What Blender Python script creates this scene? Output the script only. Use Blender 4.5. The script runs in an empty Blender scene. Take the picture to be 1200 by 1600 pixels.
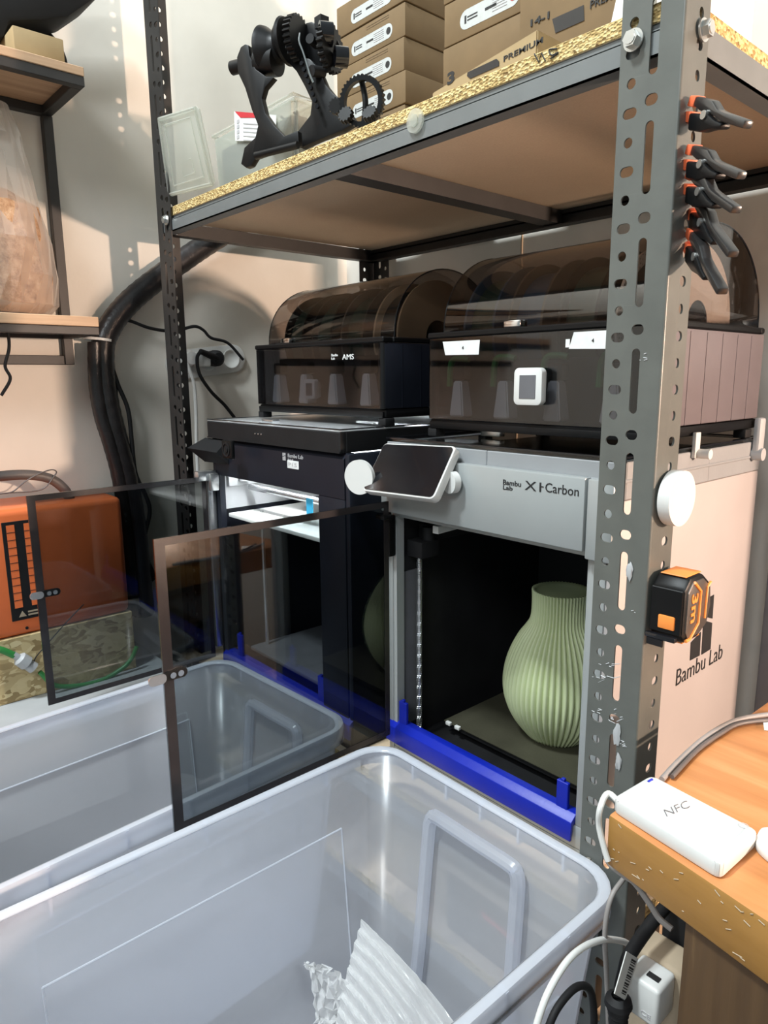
import bpy, bmesh, math, random
from math import sin, cos, pi, radians
from mathutils import Vector, Matrix
random.seed(7)
SC = bpy.context.scene
COL = SC.collection
# ------------------------------------------------------------------ camera
# rows: camera right, camera down, camera forward in room axes (x along the rack, y into the wall, z up)
RR = ((0.6630763219934219, 0.748511114257419, -0.007804040286468417),
      (0.1374088388146958, -0.1319601732007345, -0.9816849411620967),
      (-0.7358319116668377, 0.6498596960282652, -0.190351709345564))
CP = Vector((0.7889417, -0.70392224, 0.60139808))
FPX = 1090.0
cam = bpy.data.cameras.new('camera'); cam_o = bpy.data.objects.new('camera', cam); COL.objects.link(cam_o)
r_, d_, f_ = [Vector(v) for v in RR]
M4 = Matrix(((r_.x, -d_.x, -f_.x, CP.x), (r_.y, -d_.y, -f_.y, CP.y), (r_.z, -d_.z, -f_.z, CP.z), (0, 0, 0, 1)))
cam_o.matrix_world = M4
cam.sensor_fit = 'HORIZONTAL'; cam.sensor_width = 36; cam.lens = FPX / 1200 * 36
cam.clip_start = 0.02
SC.camera = cam_o
def at(ax, val, px, py):
    """point of the room on the plane axis=val seen at pixel px, py"""
    c = ((px - 600) / FPX, (py - 800) / FPX, 1.0)
    d = r_ * c[0] + d_ * c[1] + f_ * c[2]
    k = (val - CP[ax]) / d[ax]
    return CP + d * k
X = lambda v, a, b: at(0, v, a, b)
Y = lambda v, a, b: at(1, v, a, b)
Z = lambda v, a, b: at(2, v, a, b)
def atp(p0, n, px, py):
    d = r_ * ((px - 600) / FPX) + d_ * ((py - 800) / FPX) + f_
    n = Vector(n); k = (Vector(p0) - CP).dot(n) / d.dot(n)
    return CP + d * k
# ------------------------------------------------------------------ light
SC.view_settings.view_transform = 'Standard'; SC.view_settings.look = 'None'
SC.view_settings.gamma = 1; SC.view_settings.exposure = 0.0; SC.view_settings.use_curve_mapping = False
W = bpy.data.worlds.new('world'); SC.world = W; W.use_nodes = True
W.node_tree.nodes['Background'].inputs[0].default_value = (0.64, 0.76, 0.76, 1)
W.node_tree.nodes['Background'].inputs[1].default_value = 0.44
def light(name, kind, loc, power, color, size=0.1, target=None, size_y=None):
    l = bpy.data.lights.new(name, kind); l.energy = power; l.color = color
    if kind == 'AREA':
        l.size = size
        if size_y: l.shape = 'RECTANGLE'; l.size_y = size_y
    else: l.shadow_soft_size = size
    o = bpy.data.objects.new(name, l); COL.objects.link(o); o.location = loc
    if target is not None:
        o.rotation_euler = (Vector(target) - Vector(loc)).to_track_quat('-Z', 'Y').to_euler()
    return o
light('desk_lamp_light', 'POINT', (2.05, 0.482, 0.70), 235, (1.0, 0.72, 0.55), 0.032)
light('ceiling_light', 'AREA', (-0.10, -1.45, 3.1), 118, (0.88, 0.97, 1.0), 0.34, (0.1, 0, 0.2))
light('ceiling_light_far', 'AREA', (1.5, -2.9, 2.6), 60, (0.92, 0.97, 1.0), 0.9, (0.0, -0.2, 0.2))
# ------------------------------------------------------------------ materials
MATS = {}
def nodes(name):
    m = bpy.data.materials.new(name); m.use_nodes = True
    nt = m.node_tree; b = nt.nodes['Principled BSDF']
    return m, nt, b
def ramp(nt, fac, stops):
    r = nt.nodes.new('ShaderNodeValToRGB'); e = r.color_ramp.elements
    e[0].position, e[0].color = stops[0][0], (*stops[0][1], 1)
    e[1].position, e[1].color = stops[-1][0], (*stops[-1][1], 1)
    for p, c in stops[1:-1]:
        n = e.new(p); n.color = (*c, 1)
    nt.links.new(fac, r.inputs[0]); return r.outputs[0]
def coords(nt, scale=(1, 1, 1), rot=(0, 0, 0)):
    t = nt.nodes.new('ShaderNodeTexCoord'); mp = nt.nodes.new('ShaderNodeMapping')
    mp.inputs['Scale'].default_value = scale; mp.inputs['Rotation'].default_value = rot
    nt.links.new(t.outputs['Object'], mp.inputs[0]); return mp.outputs[0]
def noise(nt, vec, scale, detail=4, rough=0.55):
    n = nt.nodes.new('ShaderNodeTexNoise'); n.inputs['Scale'].default_value = scale
    n.inputs['Detail'].default_value = detail; n.inputs['Roughness'].default_value = rough
    nt.links.new(vec, n.inputs['Vector']); return n.outputs['Fac']
def bump(nt, b, h, strength, dist=0.002):
    n = nt.nodes.new('ShaderNodeBump'); n.inputs['Strength'].default_value = strength
    n.inputs['Distance'].default_value = dist
    nt.links.new(h, n.inputs['Height']); nt.links.new(n.outputs[0], b.inputs['Normal'])
def pm(name, col, rough=0.5, metal=0.0, var=0.12, scale=18, bmp=0.0, bscale=60, spec=0.5, stretch=(1, 1, 1)):
    """plain material with slight mottling"""
    m, nt, b = nodes(name); v = coords(nt, stretch)
    f = noise(nt, v, scale)
    lo = tuple(max(0, c * (1 - var)) for c in col); hi = tuple(min(1, c * (1 + var)) for c in col)
    nt.links.new(ramp(nt, f, [(0.3, lo), (0.7, hi)]), b.inputs['Base Color'])
    b.inputs['Roughness'].default_value = rough; b.inputs['Metallic'].default_value = metal
    b.inputs['Specular IOR Level'].default_value = spec
    if bmp: bump(nt, b, noise(nt, v, bscale), bmp)
    MATS[name] = m; return m
def emit(name, col, s):
    m, nt, b = nodes(name); b.inputs['Base Color'].default_value = (*col, 1)
    b.inputs['Emission Color'].default_value = (*col, 1); b.inputs['Emission Strength'].default_value = s
    MATS[name] = m; return m
def glassy(name, tint, rough=0.02, refl=1.0, haze=0.0, hazecol=(0.6, 0.6, 0.6), ior=1.5, edge=0.0, rimcol=None):
    """thin see-through sheet: tinted transparency + milky scatter + surface reflection"""
    m = bpy.data.materials.new(name); m.use_nodes = True; nt = m.node_tree
    nt.nodes.remove(nt.nodes['Principled BSDF']); out = nt.nodes['Material Output']
    tr = nt.nodes.new('ShaderNodeBsdfTransparent'); tr.inputs[0].default_value = (*tint, 1)
    base = tr.outputs[0]
    if haze:
        df = nt.nodes.new('ShaderNodeBsdfDiffuse'); df.inputs[0].default_value = (*hazecol, 1)
        tl = nt.nodes.new('ShaderNodeBsdfTranslucent'); tl.inputs[0].default_value = (*hazecol, 1)
        m1 = nt.nodes.new('ShaderNodeMixShader'); m1.inputs[0].default_value = 0.45
        nt.links.new(df.outputs[0], m1.inputs[1]); nt.links.new(tl.outputs[0], m1.inputs[2])
        m2 = nt.nodes.new('ShaderNodeMixShader')
        if edge:
            lw = nt.nodes.new('ShaderNodeLayerWeight'); lw.inputs[0].default_value = 0.45
            ma = nt.nodes.new('ShaderNodeMath'); ma.operation = 'MULTIPLY_ADD'
            ma.inputs[1].default_value = edge; ma.inputs[2].default_value = haze; ma.use_clamp = True
            nt.links.new(lw.outputs['Facing'], ma.inputs[0]); nt.links.new(ma.outputs[0], m2.inputs[0])
        else: m2.inputs[0].default_value = haze
        nt.links.new(tr.outputs[0], m2.inputs[1]); nt.links.new(m1.outputs[0], m2.inputs[2])
        base = m2.outputs[0]
    gl = nt.nodes.new('ShaderNodeBsdfGlossy'); gl.inputs['Roughness'].default_value = rough
    gl.inputs[0].default_value = (refl, refl, refl, 1)
    fw = nt.nodes.new('ShaderNodeLayerWeight'); pw = nt.nodes.new('ShaderNodeMath'); pw.operation = 'POWER'; pw.inputs[1].default_value = 5
    nt.links.new(fw.outputs['Facing'], pw.inputs[0])
    fr = nt.nodes.new('ShaderNodeMath'); fr.operation = 'MULTIPLY_ADD'; fr.inputs[1].default_value = 0.9; fr.inputs[2].default_value = 0.045; fr.use_clamp = True
    nt.links.new(pw.outputs[0], fr.inputs[0])
    mx = nt.nodes.new('ShaderNodeMixShader'); nt.links.new(fr.outputs[0], mx.inputs[0])
    nt.links.new(base, mx.inputs[1]); nt.links.new(gl.outputs[0], mx.inputs[2])
    nt.links.new(mx.outputs[0], out.inputs[0]); MATS[name] = m; return m

pm('plaster', (0.74, 0.70, 0.63), 0.85, var=0.05, scale=5, bmp=0.35, bscale=22)
pm('plaster_back', (0.66, 0.62, 0.56), 0.85, var=0.05, scale=5, bmp=0.3, bscale=25)
pm('concrete', (0.16, 0.15, 0.14), 0.9, var=0.3, scale=9, bmp=0.3)
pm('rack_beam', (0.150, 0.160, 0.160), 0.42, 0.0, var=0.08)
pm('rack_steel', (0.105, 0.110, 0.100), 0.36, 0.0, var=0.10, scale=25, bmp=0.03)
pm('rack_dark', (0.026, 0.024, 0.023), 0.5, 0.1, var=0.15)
pm('bolt', (0.62, 0.62, 0.60), 0.3, 0.9)
pm('black', (0.005, 0.005, 0.0055), 0.42, var=0.2, spec=0.22)
pm('blackmatte', (0.009, 0.009, 0.010), 0.65, var=0.2, spec=0.3)
pm('blackgloss', (0.008, 0.008, 0.01), 0.08, var=0.2)
pm('p1s', (0.008, 0.010, 0.017), 0.5, var=0.12, spec=0.3)
pm('frame_black', (0.022, 0.019, 0.020), 0.25, var=0.2)
pm('x1grey', (0.36, 0.38, 0.38), 0.42, 0.25, var=0.03)
pm('x1side', (0.46, 0.42, 0.41), 0.5, 0.1, var=0.04, scale=8)
pm('riser', (0.27, 0.28, 0.29), 0.55, var=0.04, bmp=0.08, bscale=200)
pm('silver', (0.60, 0.61, 0.62), 0.25, 0.9)
pm('chrome', (0.75, 0.75, 0.76), 0.15, 1.0)
pm('white', (0.80, 0.80, 0.77), 0.4, var=0.03)
pm('whiteplastic', (0.66, 0.66, 0.64), 0.3, var=0.02)
pm('greyplastic', (0.42, 0.43, 0.44), 0.45, var=0.05)
pm('label', (0.72, 0.73, 0.72), 0.7, var=0.05, scale=120)
pm('cartonlabel', (0.46, 0.47, 0.46), 0.7, var=0.05, scale=120)
pm('ink', (0.012, 0.012, 0.013), 0.6)
pm('inkgrey', (0.42, 0.41, 0.42), 0.6)
pm('inkfaint', (0.13, 0.085, 0.045), 0.8)
pm('red', (0.55, 0.04, 0.05), 0.5)
pm('blue', (0.003, 0.016, 0.36), 0.42, var=0.08, bmp=0.08, bscale=200)
pm('bluefilm', (0.05, 0.45, 0.75), 0.4)
pm('orange', (0.82, 0.18, 0.055), 0.35, var=0.06)
pm('toolorange', (0.82, 0.26, 0.05), 0.4)
pm('padorange', (0.85, 0.16, 0.06), 0.5)
pm('cardboard', (0.165, 0.105, 0.048), 0.8, var=0.07, scale=30, bmp=0.04)  # brown darkened: shade on the carton stacks is put into the colour
pm('cardlight', (0.34, 0.245, 0.125), 0.8, var=0.07, scale=30, bmp=0.04)
pm('cardtan', (0.38, 0.30, 0.21), 0.8, var=0.06)
pm('vase', (0.55, 0.61, 0.36), 0.42, var=0.02, bmp=0.05, bscale=400)
pm('bed', (0.055, 0.052, 0.035), 0.38, var=0.15, bmp=0.15, bscale=500)
pm('interior', (0.010, 0.010, 0.011), 0.5, var=0.2)
pm('greycable', (0.25, 0.23, 0.22), 0.5)
pm('conduit', (0.020, 0.018, 0.019), 0.32, var=0.4, scale=40, bmp=0.5, bscale=90)
pm('hosegrey', (0.10, 0.085, 0.08), 0.5)
pm('greenplastic', (0.03, 0.22, 0.05), 0.45)
pm('spoolblue', (0.03, 0.07, 0.13), 0.4)
pm('spoolgrey', (0.07, 0.065, 0.06), 0.5)
pm('filament', (0.02, 0.05, 0.04), 0.35, var=0.3, scale=60)
pm('cabinetgrey', (0.12, 0.12, 0.13), 0.6)
pm('clampblack', (0.016, 0.015, 0.015), 0.3, var=0.3, spec=0.7)
pm('tapegrey', (0.10, 0.085, 0.075), 0.32, 0.3)
emit('led', (0.93, 0.97, 1.0), 60.0)
emit('underglow', (0.90, 0.97, 1.0), 5.0)  # soft glow for the sheet added under the dark printer's lid
pm('amsside_lit', (0.15, 0.13, 0.14), 0.35, var=0.06)  # smoked plastic paled, strong side light is put into the colour
glassy('doorglass', (0.52, 0.55, 0.56), refl=1.0)
glassy('amsglass', (0.73, 0.70, 0.68), rough=0.03, haze=0.0, hazecol=(0.25, 0.22, 0.2))
glassy('amsfront', (0.52, 0.52, 0.54), rough=0.04, haze=0.0, hazecol=(0.2, 0.2, 0.22))
glassy('topglass', (0.80, 0.82, 0.82), rough=0.03)
glassy('tub', (0.90, 0.92, 0.96), rough=0.25, refl=0.7, haze=0.29, hazecol=(0.92, 0.93, 0.98), edge=0.0)
glassy('tubrim', (0.90, 0.92, 0.96), rough=0.2, refl=0.9, haze=0.55, hazecol=(0.90, 0.92, 0.97), edge=0.2)
glassy('clearbox', (0.90, 0.91, 0.88), rough=0.12, haze=0.20, hazecol=(0.80, 0.82, 0.77), edge=0.3)
glassy('film', (0.95, 0.95, 0.95), rough=0.15, haze=0.40, hazecol=(0.85, 0.85, 0.85), edge=0.5)
glassy('filmbag', (0.93, 0.92, 0.90), rough=0.10, haze=0.20, hazecol=(0.85, 0.80, 0.76), edge=0.5)

glassy('glowlid', (0.92, 0.95, 0.96), rough=0.3, refl=0.5, haze=0.62, hazecol=(0.9, 0.92, 0.93))  # milky haze put into the lid so it looks lit from below
def particle():
    m, nt, b = nodes('particleedge'); v = coords(nt, (1, 1, 1.6))
    vo = nt.nodes.new('ShaderNodeTexVoronoi'); vo.inputs['Scale'].default_value = 260
    nt.links.new(v, vo.inputs['Vector'])
    c = ramp(nt, vo.outputs['Color'], [(0.0, (0.12, 0.065, 0.02)), (0.3, (0.38, 0.25, 0.09)), (0.6, (0.62, 0.46, 0.20)), (1.0, (0.75, 0.61, 0.33))])
    nt.links.new(c, b.inputs['Base Color']); b.inputs['Roughness'].default_value = 0.9
    bump(nt, b, vo.outputs['Distance'], 0.9, 0.002); MATS['particleedge'] = m
    m, nt, b = nodes('hardboard'); v = coords(nt)
    f = noise(nt, v, 350, 2); g = noise(nt, v, 6)
    mx = nt.nodes.new('ShaderNodeMath'); mx.operation = 'ADD'; nt.links.new(f, mx.inputs[0]); nt.links.new(g, mx.inputs[1])
    mm = nt.nodes.new('ShaderNodeMath'); mm.operation = 'MULTIPLY'; mm.inputs[1].default_value = 0.5; nt.links.new(mx.outputs[0], mm.inputs[0])
    nt.links.new(ramp(nt, mm.outputs[0], [(0.3, (0.60, 0.45, 0.30)), (0.7, (0.70, 0.54, 0.37))]), b.inputs['Base Color'])
    b.inputs['Roughness'].default_value = 0.8; MATS['hardboard'] = m
    m, nt, b = nodes('osb'); v = coords(nt, (1, 1, 1.9), (0.5, 0.3, 0.2))
    vo = nt.nodes.new('ShaderNodeTexVoronoi'); vo.inputs['Scale'].default_value = 60; vo.inputs['Randomness'].default_value = 1
    n2 = nt.nodes.new('ShaderNodeTexNoise'); n2.inputs['Scale'].default_value = 14; nt.links.new(v, n2.inputs['Vector'])
    vm = nt.nodes.new('ShaderNodeMixRGB'); vm.inputs[0].default_value = 0.12; nt.links.new(v, vm.inputs[1]); nt.links.new(n2.outputs['Color'], vm.inputs[2])
    nt.links.new(vm.outputs[0], vo.inputs['Vector'])
    c = ramp(nt, vo.outputs['Color'], [(0.0, (0.20, 0.13, 0.05)), (0.35, (0.42, 0.31, 0.15)), (0.7, (0.58, 0.46, 0.25)), (1.0, (0.66, 0.55, 0.33))])
    nt.links.new(c, b.inputs['Base Color']); b.inputs['Roughness'].default_value = 0.75
    bump(nt, b, n2.outputs['Fac'], 0.3); MATS['osb'] = m
    for nm, cs, st, rg in (('oak', [(0.3, (0.36, 0.22, 0.13)), (0.55, (0.52, 0.34, 0.21)), (0.75, (0.62, 0.43, 0.28))], (60, 3, 60), 0.6),
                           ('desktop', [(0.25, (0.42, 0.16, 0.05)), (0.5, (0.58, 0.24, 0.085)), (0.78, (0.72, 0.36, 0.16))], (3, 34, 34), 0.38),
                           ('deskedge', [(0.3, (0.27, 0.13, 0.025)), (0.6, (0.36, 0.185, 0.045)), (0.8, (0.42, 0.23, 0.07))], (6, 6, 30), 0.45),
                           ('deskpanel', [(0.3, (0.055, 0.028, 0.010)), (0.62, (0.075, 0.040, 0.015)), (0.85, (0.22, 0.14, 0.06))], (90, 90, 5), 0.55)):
        m, nt, b = nodes(nm); v = coords(nt, st); f = noise(nt, v, 1.0, 6, 0.6)
        nt.links.new(ramp(nt, f, cs), b.inputs['Base Color']); b.inputs['Roughness'].default_value = rg
        bump(nt, b, f, 0.12); MATS[nm] = m
    m, nt, b = nodes('shavings'); v = coords(nt); n1 = noise(nt, v, 70, 6, 0.7)
    nt.links.new(ramp(nt, n1, [(0.3, (0.30, 0.15, 0.07)), (0.5, (0.55, 0.33, 0.19)), (0.7, (0.72, 0.50, 0.33))]), b.inputs['Base Color'])
    b.inputs['Roughness'].default_value = 0.9; bump(nt, b, n1, 0.8, 0.01); MATS['shavings'] = m
    m, nt, b = nodes('perfcard'); v = coords(nt)
    vo = nt.nodes.new('ShaderNodeTexVoronoi'); vo.inputs['Scale'].default_value = 170; vo.inputs['Randomness'].default_value = 0.1
    nt.links.new(v, vo.inputs['Vector'])
    nt.links.new(ramp(nt, vo.outputs['Distance'], [(0.22, (0.25, 0.2, 0.17)), (0.34, (0.66, 0.60, 0.54))]), b.inputs['Base Color'])
    b.inputs['Roughness'].default_value = 0.8; MATS['perfcard'] = m
particle()
# ------------------------------------------------------------------ mesh helpers
def BM(): return bmesh.new()
def box(bm, x0, x1, y0, y1, z0, z1, bev=0.0, seg=2):
    r = bmesh.ops.create_cube(bm, size=1.0)
    vs = r['verts']
    for v in vs:
        v.co = Vector(((x0 + x1) / 2 + v.co.x * (x1 - x0), (y0 + y1) / 2 + v.co.y * (y1 - y0), (z0 + z1) / 2 + v.co.z * (z1 - z0)))
    if bev:
        es = {e for v in vs for e in v.link_edges}
        bmesh.ops.bevel(bm, geom=list(es), offset=bev, segments=seg, affect='EDGES', profile=0.5)
    return bm
def hexa(bm, b, t):
    """solid between bottom quad b and top quad t"""
    v = [bm.verts.new(p) for p in b] + [bm.verts.new(p) for p in t]; n = len(b)
    bm.faces.new(v[:n][::-1]); bm.faces.new(v[n:])
    for i in range(n): bm.faces.new((v[i], v[(i + 1) % n], v[n + (i + 1) % n], v[n + i]))
    return bm
def prism(bm, pts, dirv, bev=0.0):
    """polygon pts extruded by vector dirv"""
    dirv = Vector(dirv); a = [bm.verts.new(Vector(p)) for p in pts]; b = [bm.verts.new(Vector(p) + dirv) for p in pts]
    fs = [bm.faces.new(a[::-1]), bm.faces.new(b)]; n = len(a)
    for i in range(n): fs.append(bm.faces.new((a[i], a[(i + 1) % n], b[(i + 1) % n], b[i])))
    bmesh.ops.recalc_face_normals(bm, faces=fs)
    if bev:
        es = {e for v in a + b for e in v.link_edges}
        bmesh.ops.bevel(bm, geom=list(es), offset=bev, segments=2, affect='EDGES', profile=0.5)
    return bm
def frame3(d):
    d = Vector(d).normalized(); u = Vector((0, 0, 1)) if abs(d.z) < 0.9 else Vector((1, 0, 0))
    a = d.cross(u).normalized(); return a, a.cross(d).normalized(), d
def cyl(bm, p0, p1, r0, r1=None, n=24, cap=True):
    p0, p1 = Vector(p0), Vector(p1); r1 = r0 if r1 is None else r1
    a, b, d = frame3(p1 - p0)
    A = [bm.verts.new(p0 + (a * cos(2 * pi * i / n) + b * sin(2 * pi * i / n)) * r0) for i in range(n)]
    B = [bm.verts.new(p1 + (a * cos(2 * pi * i / n) + b * sin(2 * pi * i / n)) * r1) for i in range(n)]
    for i in range(n): bm.faces.new((A[i], A[(i + 1) % n], B[(i + 1) % n], B[i]))
    if cap: bm.faces.new(A[::-1]); bm.faces.new(B)
    return bm
def turned(bm, prof, p0, axis, n=40):
    """profile (radius, distance along axis) turned about axis"""
    a, b, d = frame3(axis); rings = []
    for r, h in prof:
        rings.append([bm.verts.new(Vector(p0) + d * h + (a * cos(2 * pi * i / n) + b * sin(2 * pi * i / n)) * max(r, 1e-5)) for i in range(n)])
    for A, B in zip(rings, rings[1:]):
        for i in range(n): bm.faces.new((A[i], A[(i + 1) % n], B[(i + 1) % n], B[i]))
    return bm
def smoothpath(pts, k=8):
    pts = [Vector(p) for p in pts]
    if len(pts) < 3: return pts
    P = [pts[0] * 2 - pts[1]] + pts + [pts[-1] * 2 - pts[-2]]; out = []
    for i in range(1, len(P) - 2):
        a, b, c, d = P[i - 1:i + 3]
        for j in range(k):
            t = j / k
            out.append(0.5 * ((2 * b) + (c - a) * t + (2 * a - 5 * b + 4 * c - d) * t * t + (3 * b - a - 3 * c + d) * t ** 3))
    out.append(pts[-1]); return out
def tube(bm, pts, r, n=10, smooth=True, rf=None):
    P = smoothpath(pts) if smooth else [Vector(p) for p in pts]
    a = None; rings = []
    for i, p in enumerate(P):
        d = (P[min(i + 1, len(P) - 1)] - P[max(i - 1, 0)]).normalized()
        if a is None: a = frame3(d)[0]
        a = (a - d * a.dot(d)).normalized(); b = d.cross(a)
        rr = r if rf is None else r * rf(i / (len(P) - 1), i)
        rings.append([bm.verts.new(p + (a * cos(2 * pi * j / n) + b * sin(2 * pi * j / n)) * rr) for j in range(n)])
    for A, B in zip(rings, rings[1:]):
        for j in range(n): bm.faces.new((A[j], A[(j + 1) % n], B[(j + 1) % n], B[j]))
    bm.faces.new(rings[0][::-1]); bm.faces.new(rings[-1]); return bm
def rrect(w, h, r, n=5):
    o = []
    for cx, cy, a0 in ((w / 2 - r, h / 2 - r, 0), (-w / 2 + r, h / 2 - r, 90), (-w / 2 + r, -h / 2 + r, 180), (w / 2 - r, -h / 2 + r, 270)):
        for i in range(n + 1):
            a = radians(a0 + 90 * i / n); o.append((cx + r * cos(a), cy + r * sin(a)))
    return o
WOFF = {}
def put(name, bm, mat, parent=None, label=None, sharp=35, solid=0, world=True, kind=None):
    bmesh.ops.remove_doubles(bm, verts=bm.verts, dist=1e-6)
    bmesh.ops.recalc_face_normals(bm, faces=bm.faces)
    me = bpy.data.meshes.new(name); bm.to_mesh(me); bm.free()
    me.materials.append(MATS[mat])
    return putmesh(name, me, parent, label, sharp, solid, world, kind)
def putmesh(name, me, parent=None, label=None, sharp=35, solid=0, world=True, kind=None):
    if sharp:
        me.shade_smooth(); me.set_sharp_from_angle(angle=radians(sharp))
    o = bpy.data.objects.new(name, me); COL.objects.link(o)
    if solid:
        s = o.modifiers.new('solid', 'SOLIDIFY'); s.thickness = solid; s.offset = 0
    if parent is not None:
        o.parent = parent
        if world and parent in WOFF: o.location = -WOFF[parent]
        WOFF[o] = Vector((0, 0, 0))
    else: WOFF[o] = Vector((0, 0, 0))
    if label: o['label'] = label
    if kind: o['kind'] = kind
    return o
def tag(o, label, cat, group=None):
    o['label'] = label; o['category'] = cat
    if group: o['group'] = group
    return o
def thing(name, label, cat, loc=(0, 0, 0), group=None, rz=0):
    o = bpy.data.objects.new(name, None); COL.objects.link(o); o.location = loc; o.rotation_euler = (0, 0, rz)
    o.empty_display_size = 0.03; WOFF[o] = Vector(loc); return tag(o, label, cat, group)
def dup(o, parent=None):
    c = o.copy(); COL.objects.link(c)
    if parent is not None: c.parent = parent
    for ch in list(o.children): dup(ch, c)
    return c
def text(s, p, xd, yd, height, mat, parent, width=None, name='lettering', bold=0.0, world=True, center=False, th=0.0004):
    """flat raised lettering: p lower-left corner, xd reading direction, yd up"""
    cu = bpy.data.curves.new(name, 'FONT'); cu.body = s; cu.size = 1; cu.extrude = 0.01; cu.offset = bold; cu.resolution_u = 3
    o = bpy.data.objects.new(name, cu); COL.objects.link(o); dg = bpy.context.evaluated_depsgraph_get()
    me = bpy.data.meshes.new_from_object(o.evaluated_get(dg)); bpy.data.objects.remove(o)
    xs = [v.co.x for v in me.vertices]; ys = [v.co.y for v in me.vertices]
    x0, x1, y0, y1 = min(xs), max(xs), min(ys), max(ys)
    sy = height / (y1 - y0); sx = sy if width is None else width / (x1 - x0)
    xd, yd = Vector(xd).normalized(), Vector(yd).normalized(); nd = xd.cross(yd); p = Vector(p)
    cx = (x1 - x0) / 2 if center else 0; cy = (y1 - y0) / 2 if center else 0
    for v in me.vertices:
        v.co = p + xd * ((v.co.x - x0 - cx) * sx) + yd * ((v.co.y - y0 - cy) * sy) + nd * (v.co.z * th / 0.01)
    me.materials.clear(); me.materials.append(MATS[mat])
    return putmesh(name, me, parent, sharp=0, world=world)
def flange_mesh(length, width, holes, th=0.002):
    """sheet strip (x 0..width, y 0..length) with real punched holes: (cx, cy, w, h)"""
    cu = bpy.data.curves.new('strip', 'CURVE'); cu.dimensions = '2D'; cu.fill_mode = 'BOTH'; cu.extrude = th / 2
    def spl(pts):
        s = cu.splines.new('POLY'); s.points.add(len(pts) - 1)
        for q, (a, b) in zip(s.points, pts): q.co = (a, b, 0, 1)
        s.use_cyclic_u = True
    spl([(0, 0), (width, 0), (width, length), (0, length)])
    for cx, cy, w, h in holes:
        spl([(cx + a, cy + b) for a, b in rrect(w, h, min(w, h) / 2 - 1e-5, 4)])
    o = bpy.data.objects.new('strip', cu); COL.objects.link(o); dg = bpy.context.evaluated_depsgraph_get()
    me = bpy.data.meshes.new_from_object(o.evaluated_get(dg)); bpy.data.objects.remove(o); return me
def mapmesh(me, fn, mat):
    for v in me.vertices: v.co = fn(v.co)
    me.materials.clear(); me.materials.append(MATS[mat]); return me
def structure(name, bm, mat):
    o = put(name, bm, mat); o['kind'] = 'structure'; return o
# ------------------------------------------------------------------ room
WX, BY, FZ = -0.74, 0.52, -0.36
b = BM(); box(b, WX - 0.1, WX, -2.2, BY + 0.1, FZ, 2.4); structure('wall_left', b, 'plaster')
b = BM(); box(b, WX, 2.6, BY, BY + 0.1, FZ, 2.4); structure('wall_back', b, 'plaster_back')
b = BM(); box(b, WX - 0.1, 2.6, -2.2, BY + 0.1, FZ - 0.06, FZ); structure('floor', b, 'concrete')
b = BM(); box(b, -0.16, -0.157, BY - 0.003, BY, 0.0, 2.4); structure('trim_1', b, 'cardtan')
# ------------------------------------------------------------------ shelving rack
rack = thing('shelving_rack', 'grey slotted-angle metal shelving rack holding the two 3D printers', 'shelving rack', (-0.065, 0.215, FZ))
PZ0, PZ1 = FZ, 1.42
L = PZ1 - PZ0
def post(cx, cy, sx, sy, mat):
    """angle post whose outer corner is (cx, cy); wide flange along x toward sx, narrow along y toward sy"""
    hw, hn = [], []
    z = 0.022; i = 0
    while z < L - 0.02:
        hw.append((0.047, z, 0.0145 if i % 2 else 0.0092, 0.0092))
        z += 0.025; i += 1
    k = 0.0
    while k < L - 0.11:
        hw.append((0.0255, k + 0.055, 0.0088, 0.062)); hw.append((0.0255, k + 0.1035, 0.0130, 0.0098)); k += 0.1
    z = 0.022; i = 0
    while z < L - 0.02:
        hn.append((0.028, z, 0.0125 if i % 2 else 0.0085, 0.0095)); z += 0.025; i += 1
    me = mapmesh(flange_mesh(L, 0.060, hw), lambda c: Vector((cx + sx * (c.x * 0.958 + 0.0025), cy + c.z + sy * 0.001, PZ0 + c.y)), mat)
    me2 = mapmesh(flange_mesh(L, 0.045, hn), lambda c: Vector((cx + sx * 0.001 + c.z, cy + sy * (c.x * 0.944 + 0.0025), PZ0 + c.y)), mat)
    bm = BM(); bm.from_mesh(me); bm.from_mesh(me2)
    cyl(bm, (cx + sx * 0.0025, cy + sy * 0.0025, PZ0), (cx + sx * 0.0025, cy + sy * 0.0025, PZ1), 0.00251, n=24)
    return put('post', bm, mat, rack, sharp=30)
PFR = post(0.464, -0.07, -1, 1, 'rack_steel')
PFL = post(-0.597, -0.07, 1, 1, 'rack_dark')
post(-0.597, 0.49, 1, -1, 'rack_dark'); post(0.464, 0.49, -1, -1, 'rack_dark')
def beam_x(y, sy, z0, z1, mat):
    b = BM(); box(b, -0.595, 0.462, min(y, y + sy * 0.002), max(y, y + sy * 0.002), z0, z1 - 0.008)
    box(b, -0.595, 0.462, min(y + sy * 0.006, y + sy * 0.008), max(y + sy * 0.006, y + sy * 0.008), z1 - 0.009, z1)
    box(b, -0.595, 0.462, min(y, y + sy * 0.008), max(y, y + sy * 0.008), z1 - 0.009, z1 - 0.007)
    box(b, -0.595, 0.462, min(y, y + sy * 0.022), max(y, y + sy * 0.022), z0, z0 + 0.002)
    return put('beam', b, mat, rack)
def beam_y(x, sx, z0, z1, mat, y0=-0.066, y1=0.486):
    b = BM(); box(b, min(x, x + sx * 0.002), max(x, x + sx * 0.002), y0, y1, z0, z1)
    box(b, min(x, x + sx * 0.022), max(x, x + sx * 0.022), y0, y1, z0, z0 + 0.002)
    return put('beam', b, mat, rack)
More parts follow.
